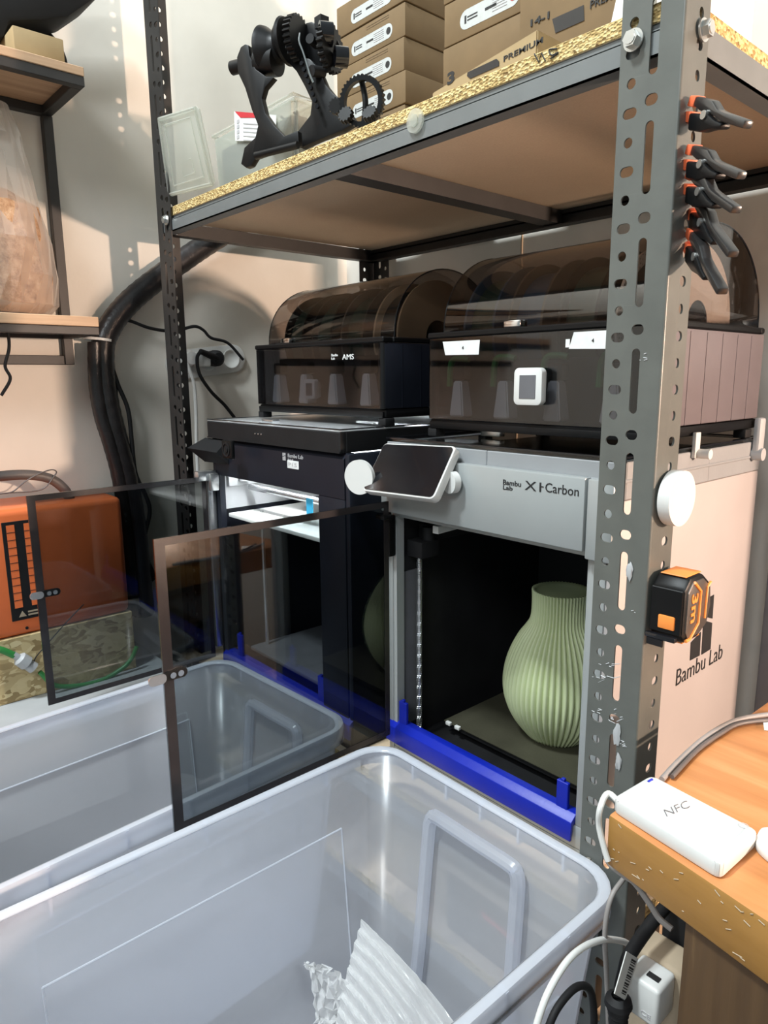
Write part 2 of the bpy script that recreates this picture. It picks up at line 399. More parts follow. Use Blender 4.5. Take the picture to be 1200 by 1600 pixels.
def level(zt, steel_front='rack_beam', th=0.016):
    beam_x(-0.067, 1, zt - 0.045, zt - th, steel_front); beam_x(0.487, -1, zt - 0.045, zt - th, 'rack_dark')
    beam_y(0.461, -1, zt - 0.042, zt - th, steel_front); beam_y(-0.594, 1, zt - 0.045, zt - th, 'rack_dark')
    b = BM(); box(b, -0.07, -0.035, -0.04, 0.48, zt - th - 0.025, zt - th - 0.001); put('brace', b, 'rack_dark', rack)
    b = BM(); box(b, -0.59, 0.458, -0.0635, 0.484, zt - th, zt, 0.0008, 1)
    o = put('shelf_board', b, 'hardboard', rack)
    o.data.materials.append(MATS['particleedge'])
    for p in o.data.polygons:
        if abs(p.normal.y) > 0.5 or abs(p.normal.x) > 0.5: p.material_index = 1
    return o
TOP = 0.924; LOW = -0.004
level(TOP); level(LOW)
def bolt(x, y, z, n):
    b = BM(); n = Vector(n); p = Vector((x, y, z)); cyl(b, p, p + n * 0.0015, 0.0095, n=20); cyl(b, p + n * 0.0015, p + n * 0.0075, 0.0072, n=6)
    cyl(b, p + n * 0.0074, p + n * 0.0082, 0.005, n=16)
    put('bolt', b, 'bolt', rack)
q = Y(-0.07, 992, 64); bolt(q.x, -0.072, q.z, (0, -1, 0))
q = X(0.465, 1097, 48); bolt(0.466, q.y, q.z, (1, 0, 0))
bolt(-0.550, -0.072, 0.90, (0, -1, 0)); bolt(-0.550, -0.072, 0.008, (0, -1, 0))
for (px, py, s) in ((983, 893, 0.010), (964, 1148, 0.012), (966, 1190, 0.009)):      # weld-like flakes stuck on the front post
    q = Y(-0.071, px, py); b = BM(); bmesh.ops.create_icosphere(b, subdivisions=2, radius=s)
    for v in b.verts: v.co = Vector((v.co.x * 0.35 * (1 + random.uniform(-.4, .4)), v.co.y * 0.12, v.co.z * (1 + random.uniform(-.4, .4)))) + q
    put('glue_residue', b, 'greyplastic', rack)
# small round protective cap stuck on the shelf beam
q = Y(-0.07, 649, 189); b = BM(); cyl(b, (q.x, -0.0685, q.z), (q.x, -0.072, q.z), 0.0135, n=28); cyl(b, (q.x, -0.072, q.z), (q.x, -0.074, q.z), 0.007, n=20)
tag(put('magnet_disc', b, 'clearbox'), 'small clear round disc stuck on the front edge of the upper shelf', 'disc')
# scribbled mark on the shelf edge
b = BM(); q = [Y(-0.0645, *p) for p in ((835, 84), (842, 97), (846, 83), (852, 95))]; tube(b, q, 0.0007, 6, smooth=False)
q = [Y(-0.0645, *p) for p in ((870, 76), (858, 78), (862, 86), (872, 82), (860, 92))]; tube(b, q, 0.0007, 6)
put('pen_mark', b, 'ink', rack)
rs = random.Random(5); b = BM()
for (px, py, n_, sp_) in ((945, 1050, 7, 26), (935, 1062, 5, 22), (958, 1120, 9, 22), (968, 1160, 12, 14), (930, 1105, 4, 16), (1003, 560, 4, 14), (990, 960, 3, 12)):
    for k in range(n_):
        c = (px + rs.uniform(-1, 1) * sp_ * 0.5, py + rs.uniform(-1, 1) * sp_ * 0.5); a_ = rs.uniform(-0.5, 0.5); l_ = rs.uniform(2, sp_ * 0.5)
        tube(b, [Y(-0.0702, c[0], c[1]), Y(-0.0702, c[0] + l_ * cos(a_), c[1] + l_ * sin(a_))], rs.uniform(0.0002, 0.0006), 4, smooth=False)
put('paint_scratches', b, 'greyplastic', rack, kind='stuff')
# ------------------------------------------------------------------ grey printer on the right
x1 = thing('3d_printer', 'grey 3D printer with a tilted touch screen and a green vase inside', '3D printer', (0.195, 0.19, LOW))
H0, H1 = LOW, 0.462
b = BM(); box(b, 0.377, 0.389, 0.0, 0.389, H0, H1, 0.003); put('side_panel', b, 'x1side', x1)
b = BM(); box(b, 0.0, 0.012, 0.0, 0.389, H0, H1, 0.003); put('side_panel', b, 'x1grey', x1)
b = BM(); box(b, 0.0125, 0.3765, 0.379, 0.388, H0, H1); put('back_panel', b, 'x1side', x1)
b = BM(); box(b, 0.0125, 0.3765, 0.001, 0.378, H0, H0 + 0.012); box(b, 0.0125, 0.3765, 0.0005, 0.014, H0 + 0.0125, 0.040, 0.002)
put('base_frame', b, 'x1grey', x1)
b = BM(); box(b, 0.0125, 0.020, 0.0005, 0.016, 0.0405, 0.392); box(b, 0.352, 0.3765, 0.0005, 0.016, 0.0405, 0.392, 0.002)
box(b, 0.0125, 0.3765, 0.0005, 0.020, 0.3925, 0.4615)
put('front_frame', b, 'x1grey', x1)
b = BM(); box(b, 0.001, 0.353, -0.014, -0.0005, 0.4005, 0.4865, 0.0015); hd = put('front_header', b, 'x1grey', x1)
b = BM(); box(b, 0.355, 0.3885, -0.012, -0.0005, 0.392, 0.486, 0.002); put('header_end', b, 'x1grey', x1)
b = BM()   # dark chamber lining
box(b, 0.0125, 0.0145, 0.017, 0.378, 0.012, 0.46); box(b, 0.3745, 0.3765, 0.017, 0.378, 0.012, 0.46)
box(b, 0.015, 0.374, 0.374, 0.378, 0.012, 0.46); box(b, 0.015, 0.374, 0.017, 0.374, 0.0125, 0.0145)
box(b, 0.015, 0.374, 0.021, 0.374, 0.450, 0.46)
put('chamber_lining', b, 'interior', x1)
b = BM()   # screw and guides at the front left
cyl(b, (0.028, 0.042, 0.02), (0.028, 0.042, 0.33), 0.0042, n=14)
sc_ = put('lead_screw', b, 'silver', x1)
b = BM(); tube(b, [(0.028 + 0.0047 * cos(t * 1.3), 0.042 + 0.0047 * sin(t * 1.3), 0.02 + 0.31 * t / 500) for t in range(500)], 0.0006, 4, smooth=False)
put('screw_thread', b, 'silver', x1)
b = BM(); box(b, 0.0146, 0.0155, 0.02, 0.05, 0.04, 0.30); put('guide_rail', b, 'cabinetgrey', x1)
b = BM(); box(b, 0.016, 0.05, 0.025, 0.065, 0.325, 0.352, 0.003); box(b, 0.016, 0.035, 0.05, 0.30, 0.345, 0.375, 0.003); cyl(b, (0.04, 0.05, 0.345), (0.04, 0.05, 0.372), 0.010); put('belt_carriage', b, 'blackmatte', x1)
b = BM(); prism(b, [(0.064, 0.034, 0.368), (0.076, 0.034, 0.368), (0.076, 0.034, 0.380), (0.064, 0.034, 0.380)], (-0.022, 0.20, 0.0), 0.001); put('cross_rail', b, 'white', x1)
b = BM(); box(b, 0.06, 0.12, 0.20, 0.26, 0.33, 0.40, 0.008); put('print_head', b, 'interior', x1)
b = BM(); box(b, 0.05, 0.355, 0.086, 0.345, 0.026, 0.0355, 0.003); put('heated_bed', b, 'blackmatte', x1)
for px, py in ((675, 1122), (717, 1144)):
    q = Y(0.084, px, py); b = BM(); box(b, max(0.052, q.x - 0.006), max(0.052, q.x - 0.006) + 0.010, 0.079, 0.085, 0.0335, 0.0395, 0.001); put('bed_clip', b, 'whiteplastic', x1)
b = BM(); prism(b, [(0.045, 0.083, 0.036), (0.34, 0.083, 0.036), (0.356, 0.095, 0.036), (0.356, 0.345, 0.036), (0.045, 0.345, 0.036)], (0, 0, 0.0012)); put('build_plate', b, 'bed', x1)
# riser and glass top
b = BM()
for (a0, a1, c0, c1) in ((0.0, 0.1955, 0.0, 0.012), (0.196, 0.389, 0.0, 0.012), (0.377, 0.389, 0.0125, 0.22), (0.377, 0.389, 0.2205, 0.389), (0.0, 0.012, 0.0125, 0.389), (0.0125, 0.3765, 0.377, 0.389)):
    box(b, a0, a1, c0, c1, 0.4622, 0.5055, 0.001, 1)
for (a0, a1, c0, c1) in ((0.3765, 0.3905, -0.001, 0.39), (-0.001, 0.3760, -0.0015, 0.010)): box(b, a0, a1, c0, c1, 0.482, 0.486, 0.001, 1)
ri = put('riser_frame', b, 'riser', x1, 'light grey raised frame under the glass lid')
b = BM(); box(b, 0.001, 0.388, 0.001, 0.388, 0.506, 0.5095); put('glass_lid', b, 'topglass', x1)
b = BM()
for (a0, a1, c0, c1) in ((-0.001, 0.39, -0.001, 0.006), (-0.001, 0.39, 0.383, 0.390), (-0.001, 0.006, 0.0065, 0.3825), (0.383, 0.39, 0.0065, 0.3825)):
    box(b, a0, a1, c0, c1, 0.5098, 0.5118)
put('lid_trim', b, 'blackgloss', x1)
b = BM(); box(b, 0.02, 0.37, 0.02, 0.37, 0.4605, 0.4618); put('top_plate', b, 'cardtan', x1)
q = Z(0.512, 775, 682); b = BM(); box(b, q.x - 0.025, q.x + 0.012, q.y - 0.006, q.y + 0.006, 0.5122, 0.5225, 0.001); put('lid_handle', b, 'silver', x1)
b = BM(); box(b, 0.3895, 0.3945, 0.165, 0.178, 0.498, 0.530, 0.001); cyl(b, (0.3895, 0.176, 0.503), (0.409, 0.176, 0.503), 0.0062, n=24)
put('thumb_screw', b, 'whiteplastic', x1)
b = BM(); box(b, 0.3895, 0.400, 0.352, 0.372, 0.48, 0.54, 0.004); cyl(b, (0.3895, 0.36, 0.488), (0.404, 0.36, 0.488), 0.009, n=24); put('lid_clip', b, 'greyplastic', x1)
# lettering on the header and on the side
a = Y(-0.0142, 786, 748); c = Y(-0.0142, 811, 757)
text('Bambu', Y(-0.0142, 786, 757), (1, 0, 0), (0, 0, 1), 0.0065, 'ink', hd, 0.028, bold=0.01)
text('Lab', Y(-0.0142, 786, 764.5), (1, 0, 0), (0, 0, 1), 0.0052, 'ink', hd, 0.015, bold=0.01)
text('X1', Y(-0.0142, 820, 765), (1, 0, 0), (0, 0, 1), 0.0112, 'ink', hd, 0.024, bold=0.0)
text('-', Y(-0.0142, 845, 761), (1, 0, 0), (0, 0, 1), 0.0012, 'ink', hd, 0.004)
text('Carbon', Y(-0.0142, 852, 768.5), (1, 0, 0), (0, 0, 1), 0.0112, 'ink', hd, 0.046)
def sidequad(pts):
    b = BM(); prism(b, [X(0.3894, *p) for p in pts], (0.0004, 0, 0)); return put('emblem', b, 'ink', x1)
sidequad([(1102, 937), (1115.5, 929), (1113, 966.5), (1099.5, 963)])
sidequad([(1099, 969), (1112.5, 973), (1110, 1014), (1096, 1023)])
sidequad([(1082, 981), (1097, 962), (1096, 979), (1081, 998)])
sidequad([(1079.5, 1004), (1095, 987), (1093, 1024), (1078, 1032)])
a = X(0.3894, 1056, 1070); c = X(0.3894, 1127, 1038)
dirn = Vector((0, c.y - a.y, (c.z - a.z) * 0.0)); text('Bambu Lab', (0.3895, a.y, a.z - 0.002), (0, 1, 0), (0, 0, 1), 0.0235, 'ink', x1, (c.y - a.y), bold=-0.012)
# touch screen with two round pivots
sc = [Y(-0.016, 600, 692), Y(-0.016, 715, 697), Y(-0.062, 671, 782), Y(-0.062, 562, 766)]
u = (sc[1] - sc[0]).normalized(); v_ = (sc[3] - sc[0]); v_ = (v_ - u * v_.dot(u)); sh = v_.length; v_.normalize(); sw = (sc[1] - sc[0]).length * 0.5 + (sc[2] - sc[3]).length * 0.5; nn = v_.cross(u) * -1
if nn.y > 0: nn = -nn
scr = thing('touch_screen', 'white-framed black touch screen tilted on the grey printer front, round knobs behind it', 'screen', sc[0])
b = BM(); pts = [sc[0] + u * (sw / 2 + p[0]) + v_ * (sh / 2 + p[1]) for p in rrect(sw, sh, 0.008)]
prism(b, pts, nn * -0.013, 0.0015); put('screen_case', b, 'whiteplastic', scr)
b = BM(); pts = [sc[0] + nn * 0.0004 + u * (sw / 2 + p[0]) + v_ * (sh / 2 + p[1]) for p in rrect(sw - 0.005, sh - 0.005, 0.006)]
prism(b, pts, nn * 0.0006); put('display', b, 'blackgloss', scr)
b = BM(); c0 = sc[1] + (sc[2] - sc[1]) * 0.75 + u * 0.0006 - nn * 0.0065; prism(b, [c0 + v_ * 0.006 + nn * 0.0015, c0 + v_ * 0.006 - nn * 0.0015, c0 - v_ * 0.006 - nn * 0.0015, c0 - v_ * 0.006 + nn * 0.0015], u * 0.0008)
put('port', b, 'ink', scr)
q = Y(-0.062, 560, 746); b = BM(); cyl(b, q, q + Vector((-0.25, 1, 0)).normalized() * 0.007, 0.0255, n=48); put('knob', b, 'whiteplastic', scr)
q = Y(-0.028, 701, 754); b = BM(); cyl(b, q, q + Vector((0.2, 1, 0)).normalized() * 0.010, 0.0150, n=36); put('knob', b, 'whiteplastic', scr)
# glass door, open square to the front
def glass_door(parent, x, y0, y1, z0, z1, hy, dirn, lip=0.0095):
    b = BM(); box(b, x, x + 0.003, y0, y1, z0, z1); o = put('door', b, 'doorglass', parent, 'tinted glass door with a black border', sharp=0)
    b = BM()
    for (a0, a1, c0, c1) in ((y0, y1, z1 - lip, z1), (y0, y1, z0, z0 + lip), (y0, y0 + lip * 1.35, z0 + lip, z1 - lip), (y1 - lip, y1, z0 + lip, z1 - lip)):
        box(b, x + 0.0031, x + 0.0036, a0, a1, c0, c1)
    put('door_border', b, 'frame_black', o, sharp=0)
    b = BM(); pts = [(hy + p[0], p[1]) for p in rrect(0.030, 0.0125, 0.006)]
    zc = (z0 + z1) / 2 + dirn
    prism(b, [(x + 0.0037, a - 0.006 + 0.014, zc + c) for a, c in pts], (0.0025, 0, 0)); hnd = put('door_handle', b, 'black', o)
    b = BM(); prism(b, [(x + 0.0065, hy - 0.016 + p[0], zc + p[1]) for p in rrect(0.022, 0.0125, 0.0055)], (0.0022, 0, 0)); put('handle_tab', b, 'silver', o)
    for dy in (0.004, 0.014):
        b = BM(); cyl(b, (x + 0.0063, hy + dy, zc), (x + 0.0078, hy + dy, zc), 0.0038, n=20); put('screw', b, 'chrome', hnd)
    return o
t_, b_ = X(0.022, 240, 842), X(0.022, 270, 1300); h_ = X(0.022, 585, 795)
hp = X(0.022, 262, 1054)
glass_door(x1, 0.0215, (t_.y + b_.y) / 2, -0.020, b_.z, t_.z, hp.y, hp.z - (b_.z + t_.z) / 2)
b = BM(); cyl(b, (0.018, -0.016, 0.385), (0.018, -0.016, 0.400), 0.006, n=16); box(b, 0.010, 0.030, -0.034, -0.0145, 0.392, 0.3985, 0.002)
box(b, 0.010, 0.020, -0.0142, -0.0005, 0.33, 0.395, 0.003); put('hinge', b, 'black', x1)
b = BM(); cyl(b, (0.018, -0.016, 0.000), (0.018, -0.016, 0.012), 0.006, n=16); put('hinge', b, 'black', x1)
# blue printed rail along the lower front edge
def blue_rail(x0, x1_, y, z, tabs, label, zt=0.062):
    t = thing('printed_rail', label, 'rail', ((x0 + x1_) / 2, y, z))
    b = BM(); prism(b, [(x0, y + 0.016, z + 0.014), (x0, y + 0.016, z + 0.0005), (x0, y - 0.0015, z + 0.0005), (x0, y - 0.0035, z - 0.02), (x0, y - 0.0075, z - 0.02), (x0, y - 0.0065, z + 0.006), (x0, y + 0.004, z + 0.014)], (x1_ - x0, 0, 0), 0.0008)
    put('rail', b, 'blue', t)
    for tx in tabs:
        b = BM(); box(b, tx, tx + 0.017, y + 0.003, y + 0.0085, z + 0.008, z + zt, 0.0008, 1); box(b, tx + 0.006, tx + 0.011, y + 0.0035, y + 0.008, z + zt, z + zt + 0.004, 0.0005, 1)
        put('upright_tab', b, 'blue', t)
    return t
blue_rail(0.002, 0.352, -0.001, 0.0405, (0.022, 0.322), 'bright blue plastic rail with two upright tabs below the green vase', 0.050)
# ------------------------------------------------------------------ black printer on the left
PX0, PX1, PY = -0.462, -0.030, -0.05
p1 = thing('3d_printer', 'dark blue-black 3D printer with lit white interior, left of the grey printer', '3D printer', (-0.25, 0.14, LOW))
OL, OR = -0.437, -0.112
b = BM(); box(b, PX0, PX0 + 0.012, PY, 0.34, LOW, 0.487, 0.004); put('side_panel', b, 'p1s', p1)
b = BM(); box(b, PX1 - 0.012, PX1, PY, 0.34, LOW, 0.487, 0.004); put('side_panel', b, 'p1s', p1)
b = BM(); box(b, PX0 + 0.0125, PX1 - 0.0125, 0.33, 0.34, LOW, 0.487); put('back_panel', b, 'p1s', p1)
b = BM(); box(b, PX0 + 0.0125, PX1 - 0.0125, PY + 0.001, 0.329, LOW, LOW + 0.02); box(b, PX0 + 0.0125, PX1 - 0.0125, PY + 0.0005, PY + 0.014, LOW + 0.0205, 0.04, 0.002); put('base_frame', b, 'p1s', p1)
b = BM(); box(b, OR, PX1 - 0.0125, PY, PY + 0.012, 0.0405, 0.4155, 0.002); put('front_pillar', b, 'p1s', p1)
b = BM(); box(b, PX0 + 0.0125, OL, PY, PY + 0.012, 0.0405, 0.4155); put('front_pillar', b, 'p1s', p1)
b = BM(); prism(b, [(PX0 + 0.0125, PY, 0.416), (PX0 + 0.0125, PY, 0.478), (PX0 + 0.0125, PY + 0.008, 0.4868), (PX0 + 0.0125, PY + 0.02, 0.4868), (PX0 + 0.0125, PY + 0.02, 0.416)], (PX1 - PX0 - 0.025, 0, 0)); hd2 = put('front_header', b, 'p1s', p1)
b = BM(); box(b, PX0 + 0.02, PX1 - 0.02, PY + 0.02, 0.32, 0.470, 0.476); put('top_plate', b, 'whiteplastic', p1)
b = BM(); box(b, -0.42, -0.10, 0.02, 0.26, 0.4762, 0.4775); put('added_glow_sheet', b, 'underglow', p1)  # glowing sheet added to brighten the lid, not a printer part
b = BM()
for (a0, a1, c0, c1) in ((-0.468, -0.047, PY - 0.004, PY + 0.008), (-0.468, -0.047, 0.329, 0.341), (-0.468, -0.456, PY + 0.0085, 0.3285), (-0.059, -0.047, PY + 0.0085, 0.3285)): box(b, a0, a1, c0, c1, 0.4875, 0.5195, 0.0015, 1)
box(b, -0.468, -0.047, PY - 0.005, 0.342, 0.4873, 0.4895)
put('riser_frame', b, 'blackmatte', p1, 'black raised frame under the glass lid')
b = BM(); box(b, -0.467, -0.048, PY - 0.003, 0.340, 0.5198, 0.5222); put('glass_lid', b, 'glowlid', p1)
b = BM()
for (a0, a1, c0, c1) in ((-0.468, -0.047, PY - 0.004, PY + 0.004), (-0.468, -0.460, PY + 0.0045, 0.34), (-0.055, -0.047, PY + 0.0045, 0.34)): box(b, a0, a1, c0, c1, 0.5224, 0.5236)
put('lid_trim', b, 'blackgloss', p1)
q = Z(0.5236, 420, 660); b = BM(); box(b, q.x - 0.018, q.x + 0.018, q.y - 0.004, q.y + 0.012, 0.5238, 0.529, 0.001)
for k in range(3): cyl(b, (q.x - 0.010 + k * 0.010, PY - 0.0045, 0.5045), (q.x - 0.010 + k * 0.010, PY - 0.006, 0.5045), 0.0012, n=10)
put('lid_handle', b, 'silver', p1)
# light, rods and white plate inside
b = BM(); box(b, -0.44, -0.06, -0.015, 0.000, 0.4655, 0.4690); put('light_strip', b, 'led', p1)
b = BM(); box(b, -0.44, -0.07, -0.038, -0.034, 0.502, 0.506); put('light_strip', b, 'led', p1)
b = BM(); box(b, OL - 0.012, OL - 0.008, PY + 0.016, 0.32, 0.345, 0.46); put('chamber_lining', b, 'greyplastic', p1)
b = BM(); box(b, -0.44, -0.06, 0.30, 0.308, 0.500, 0.504); put('light_strip', b, 'led', p1)
b = BM(); box(b, OL + 0.0, OR + 0.05, PY + 0.016, 0.28, 0.330, 0.338, 0.002); put('build_plate', b, 'white', p1)
b = BM(); box(b, -0.40, -0.06, 0.045, 0.075, 0.390, 0.412, 0.008); put('cross_rail', b, 'silver', p1)
b = BM(); cyl(b, (-0.43, 0.015, 0.386), (-0.06, 0.015, 0.386), 0.0065); put('rod', b, 'silver', p1)
b = BM(); box(b, -0.448, -0.436, PY + 0.02, 0.30, 0.39, 0.43, 0.003); cyl(b, (-0.43, 0.0, 0.40), (-0.43, 0.0, 0.425), 0.010); put('belt_carriage', b, 'greyplastic', p1)
b = BM(); q = Y(PY + 0.012, 482, 792); box(b, q.x - 0.007, q.x + 0.010, PY + 0.0125, PY + 0.0145, q.z - 0.016, q.z + 0.014); put('sticker', b, 'bluefilm', p1, 'small light blue sticker')
b = BM(); box(b, OL - 0.012, -0.045, 0.322, 0.329, 0.02, 0.46); put('chamber_lining', b, 'greyplastic', p1)
b = BM(); cyl(b, (-0.40, 0.02, 0.03), (-0.40, 0.02, 0.34), 0.004); put('lead_screw', b, 'silver', p1)
b = BM(); box(b, OL + 0.02, OR + 0.04, PY + 0.04, 0.27, 0.05, 0.058, 0.002); put('low_plate', b, 'cabinetgrey', p1)  # plain grey plate set low in the chamber
# logo lettering + white tag
text('Bambu Lab', Y(PY - 0.0002, 450, 714.5), (1, 0, 0), (0, 0, 1), 0.0062, 'inkgrey', hd2, 0.044)
text('P1S', Y(PY - 0.0002, 450, 721), (1, 0, 0), (0, 0, 1), 0.0048, 'inkgrey', hd2, 0.016)
a = Y(PY - 0.0002, 442, 719)
for dx, dz, w, h in ((0, 0, 0.004, 0.006), (0.0048, 0, 0.004, 0.0075), (0, 0.0072, 0.004, 0.0055), (0.0048, 0.0087, 0.004, 0.004)):
    b = BM(); box(b, a.x + dx, a.x + dx + w, PY - 0.0006, PY - 0.0001, a.z + dz, a.z + dz + h); put('emblem', b, 'inkgrey', hd2)
a = Y(PY, 450, 731); b = BM(); box(b, a.x, a.x + 0.033, PY - 0.0012, PY - 0.0002, a.z, a.z + 0.0135, 0.0008, 1); tg = put('tag', b, 'label', hd2, 'small white tag')
text('P1S', (a.x + 0.004, PY - 0.0013, a.z + 0.004), (1, 0, 0), (0, 0, 1), 0.006, 'inkgrey', tg, 0.024)
# sloping fan duct at the top left corner
q0, q1 = Y(PY - 0.04, 312, 684), Y(PY - 0.01, 368, 716)
fan = thing('fan_duct', 'black angular fan duct hooked on the upper left corner of the dark printer', 'fan', (PX0, PY, 0.45))
b = BM(); z0 = 0.440
hexa(b, [(-0.470, PY - 0.012, z0), (-0.395, PY - 0.001, z0), (-0.395, PY - 0.0005, z0 + 0.04), (-0.470, PY - 0.0005, z0 + 0.04)],
     [(-0.485, PY - 0.040, z0 + 0.028), (-0.398, PY - 0.024, z0 + 0.024), (-0.398, PY - 0.0005, z0 + 0.0455), (-0.485, PY - 0.0005, z0 + 0.0455)])
put('duct', b, 'blackmatte', fan)
b = BM(); q = Y(PY - 0.03, 355, 702); box(b, q.x - 0.014, q.x + 0.022, PY - 0.034, PY - 0.026, q.z - 0.017, q.z + 0.017, 0.003); fh = put('fan_housing', b, 'black', fan)
b = BM(); turned(b, [(0.013, 0), (0.013, 0.0015), (0.010, 0.0015), (0.010, 0), (0.006, 0), (0.006, 0.002), (0.0, 0.002)], (q.x + 0.004, PY - 0.0342, q.z), (0, -1, 0), 28); put('rotor', b, 'blackmatte', fan)
tL, bL = X(-0.458, 42, 775), X(-0.458, 75, 1103); hp = X(-0.458, 72, 927)
glass_door(p1, -0.4615, (tL.y + bL.y) / 2, PY - 0.018, bL.z, tL.z, hp.y, hp.z - (bL.z + tL.z) / 2)
b = BM(); box(b, -0.466, -0.446, PY - 0.040, PY - 0.0005, 0.405, 0.424, 0.002); box(b, -0.446, -0.436, PY - 0.02, PY - 0.0005, 0.385, 0.420, 0.003); box(b, -0.466, -0.452, PY - 0.017, PY - 0.0005, 0.06, 0.404, 0.001); put('hinge', b, 'silver', p1, 'silver hinge bracket')
blue_rail(OL - 0.01, PX1 - 0.002, PY - 0.001, 0.0405, (-0.402, -0.130), 'bright blue plastic rail with two upright tabs seen through the glass door', 0.058)
# ------------------------------------------------------------------ filament feeding units with domed lids
def ams(x0, y0, z0, w, dp, h, dome, label, green, letters):
    sidemat = 'amsside_lit' if green else 'p1s'  # same plastic: lit side painted paler, shadowed side painted near black
    t = thing('filament_feeder_unit', label, 'filament feeder', (x0 + w / 2, y0 + dp / 2, z0))
    x2, y2, z2 = x0 + w, y0 + dp, z0 + h
    b = BM(); box(b, x0, x2, y0 + 0.006, y2, z0, z0 + 0.014, 0.004)
    box(b, x0 + 0.004, x2 - 0.004, y0 + 0.002, y0 + 0.006, z0, z0 + 0.010, 0.001)
    put('base_tray', b, 'black', t)
    for s in (0, 1):
        b = BM(); xx = x2 - 0.006 if s else x0
        box(b, xx, xx + 0.006, y0 + 0.004, y2, z0 + 0.0145, z2 - 0.009, 0.002)
        if s:
            for k in range(1, 7): box(b, x2 - 0.0002, x2 + 0.0006, y0 + k * dp / 7, y0 + k * dp / 7 + 0.0015, z0 + 0.015, z2 - 0.012)
        put('side_wall', b, sidemat if s else 'amsfront', t)
    b = BM(); box(b, x0 + 0.0065, x2 - 0.0065, y2 - 0.005, y2, z0 + 0.0145, z2 - 0.009); put('back_wall', b, 'interior', t)
    b = BM(); pts = [(x0 + w / 2 + p[0], y0 + 0.006 + p[1]) for p in rrect(w, 0.012, 0.0055)]
    box(b, x0 + 0.0065, x2 - 0.0065, y0, y0 + 0.0025, z0 + 0.0145, z2 - 0.009); put('front_window', b, 'amsfront', t, 'smoky see-through front')
    for s in (0, 1):
        xx = x2 - 0.0075 if s else x0 + 0.0075
        b = BM(); cyl(b, (xx, y0 + 0.0075, z0 + 0.0145), (xx, y0 + 0.0075, z2 - 0.009), 0.0075, n=24); put('corner_column', b, 'amsfront' if not s else 'black', t)
        for yy in (y0 + 0.012, y2 - 0.03):
            b = BM(); box(b, xx - 0.009, xx + 0.009, yy - 0.009, yy + 0.012, z0 - 0.0125, z0 + 0.0, 0.002); put('foot', b, 'blackmatte', t)
    b = BM()
    for (a0, a1, c0, c1) in ((x0, x2, y0, y0 + 0.022), (x0, x2, y2 - 0.012, y2), (x0, x0 + 0.010, y0 + 0.0225, y2 - 0.0125), (x2 - 0.010, x2, y0 + 0.0225, y2 - 0.0125)):
        box(b, a0, a1, c0, c1, z2 - 0.0085, z2, 0.002, 1)
    put('rim', b, 'black', t)
    # lid: quarter-round arch with end caps
    cy, ry = y0 + 0.030 + (dp - 0.042) / 2, (dp - 0.042) / 2
    arc = [(cy - ry * cos(pi * i / 28), z2 + 0.0005 + dome * sin(pi * i / 28) ** 0.92) for i in range(29)]
    b = BM(); A = [b.verts.new((x0 + 0.006, p[0], p[1])) for p in arc]; B = [b.verts.new((x2 - 0.006, p[0], p[1])) for p in arc]
    for i in range(28): b.faces.new((A[i], A[i + 1], B[i + 1], B[i]))
    b.faces.new(A); b.faces.new(B[::-1])
    ld = put('domed_lid', b, 'amsglass', t, 'smoky see-through dome', solid=0.0016, sharp=50)
    for xx in (x0 + 0.006, x2 - 0.006):
        b = BM(); tube(b, [(xx, p[0], p[1]) for p in arc], 0.0011, 6, smooth=False); put('lid_edge', b, 'blackgloss', ld)
    # latch
    q = x0 + w * (0.42 if green else 0.24)
    b = BM(); box(b, q - 0.014, q + 0.014, y0 + 0.010, y0 + 0.026, z2 + 0.0005, z2 + 0.010, 0.0015); put('lid_latch', b, 'chrome', t)
    # feeders behind the window
    for k in range(4):
        fx = x0 + w * (0.135 + 0.235 * k)
        b = BM(); hexa(b, [(fx - 0.014, y0 + 0.012, z0 + 0.018), (fx + 0.014, y0 + 0.012, z0 + 0.018), (fx + 0.014, y0 + 0.036, z0 + 0.018), (fx - 0.014, y0 + 0.036, z0 + 0.018)],
                    [(fx - 0.008, y0 + 0.014, z0 + 0.070), (fx + 0.008, y0 + 0.014, z0 + 0.070), (fx + 0.008, y0 + 0.032, z0 + 0.070), (fx - 0.008, y0 + 0.032, z0 + 0.070)])
        bmesh.ops.bevel(b, geom=list(b.edges), offset=0.002, segments=2, affect='EDGES')
        fd = put('feeder', b, 'whiteplastic', t)
        if green:
            b = BM(); tube(b, [(fx - 0.02, y0 + 0.02, z0 + 0.062), (fx - 0.016, y0 + 0.02, z0 + 0.098), (fx + 0.004, y0 + 0.02, z0 + 0.102), (fx + 0.016, y0 + 0.022, z0 + 0.100)], 0.0045, 8); put('release_lever', b, 'greenplastic', fd)
        b = BM(); box(b, fx - 0.012, fx + 0.012, y0 + 0.016, y0 + 0.034, z0 + 0.0705, z0 + 0.092, 0.004); put('feeder_cap', b, 'blackmatte', fd)
    b = BM(); box(b, x0 + 0.010, x2 - 0.010, y0 + 0.05, y0 + 0.06, z0 + 0.0145, z0 + 0.10); put('inner_wall', b, 'interior', t)
    return t
A1 = ams(-0.418, 0.03, 0.5368, 0.376, 0.285, 0.126, 0.112, 'smoked domed filament unit standing on the lit glass lid of the black printer', False, True)
A2 = ams(0.030, 0.055, 0.5245, 0.357, 0.315, 0.140, 0.120, 'smoked domed filament unit with green levers and paper labels on the grey printer', True, False)
q = Y(0.0297, 535, 562); text('AMS', q, (1, 0, 0), (0, 0, 1), 0.0085, 'label', A1, 0.030)
q = Y(0.0297, 518, 557); text('Bambu', q, (1, 0, 0), (0, 0, 1), 0.0042, 'label', A1, 0.017)
q = Y(0.0297, 518, 562); text('Lab', q, (1, 0, 0), (0, 0, 1), 0.0036, 'label', A1, 0.009)
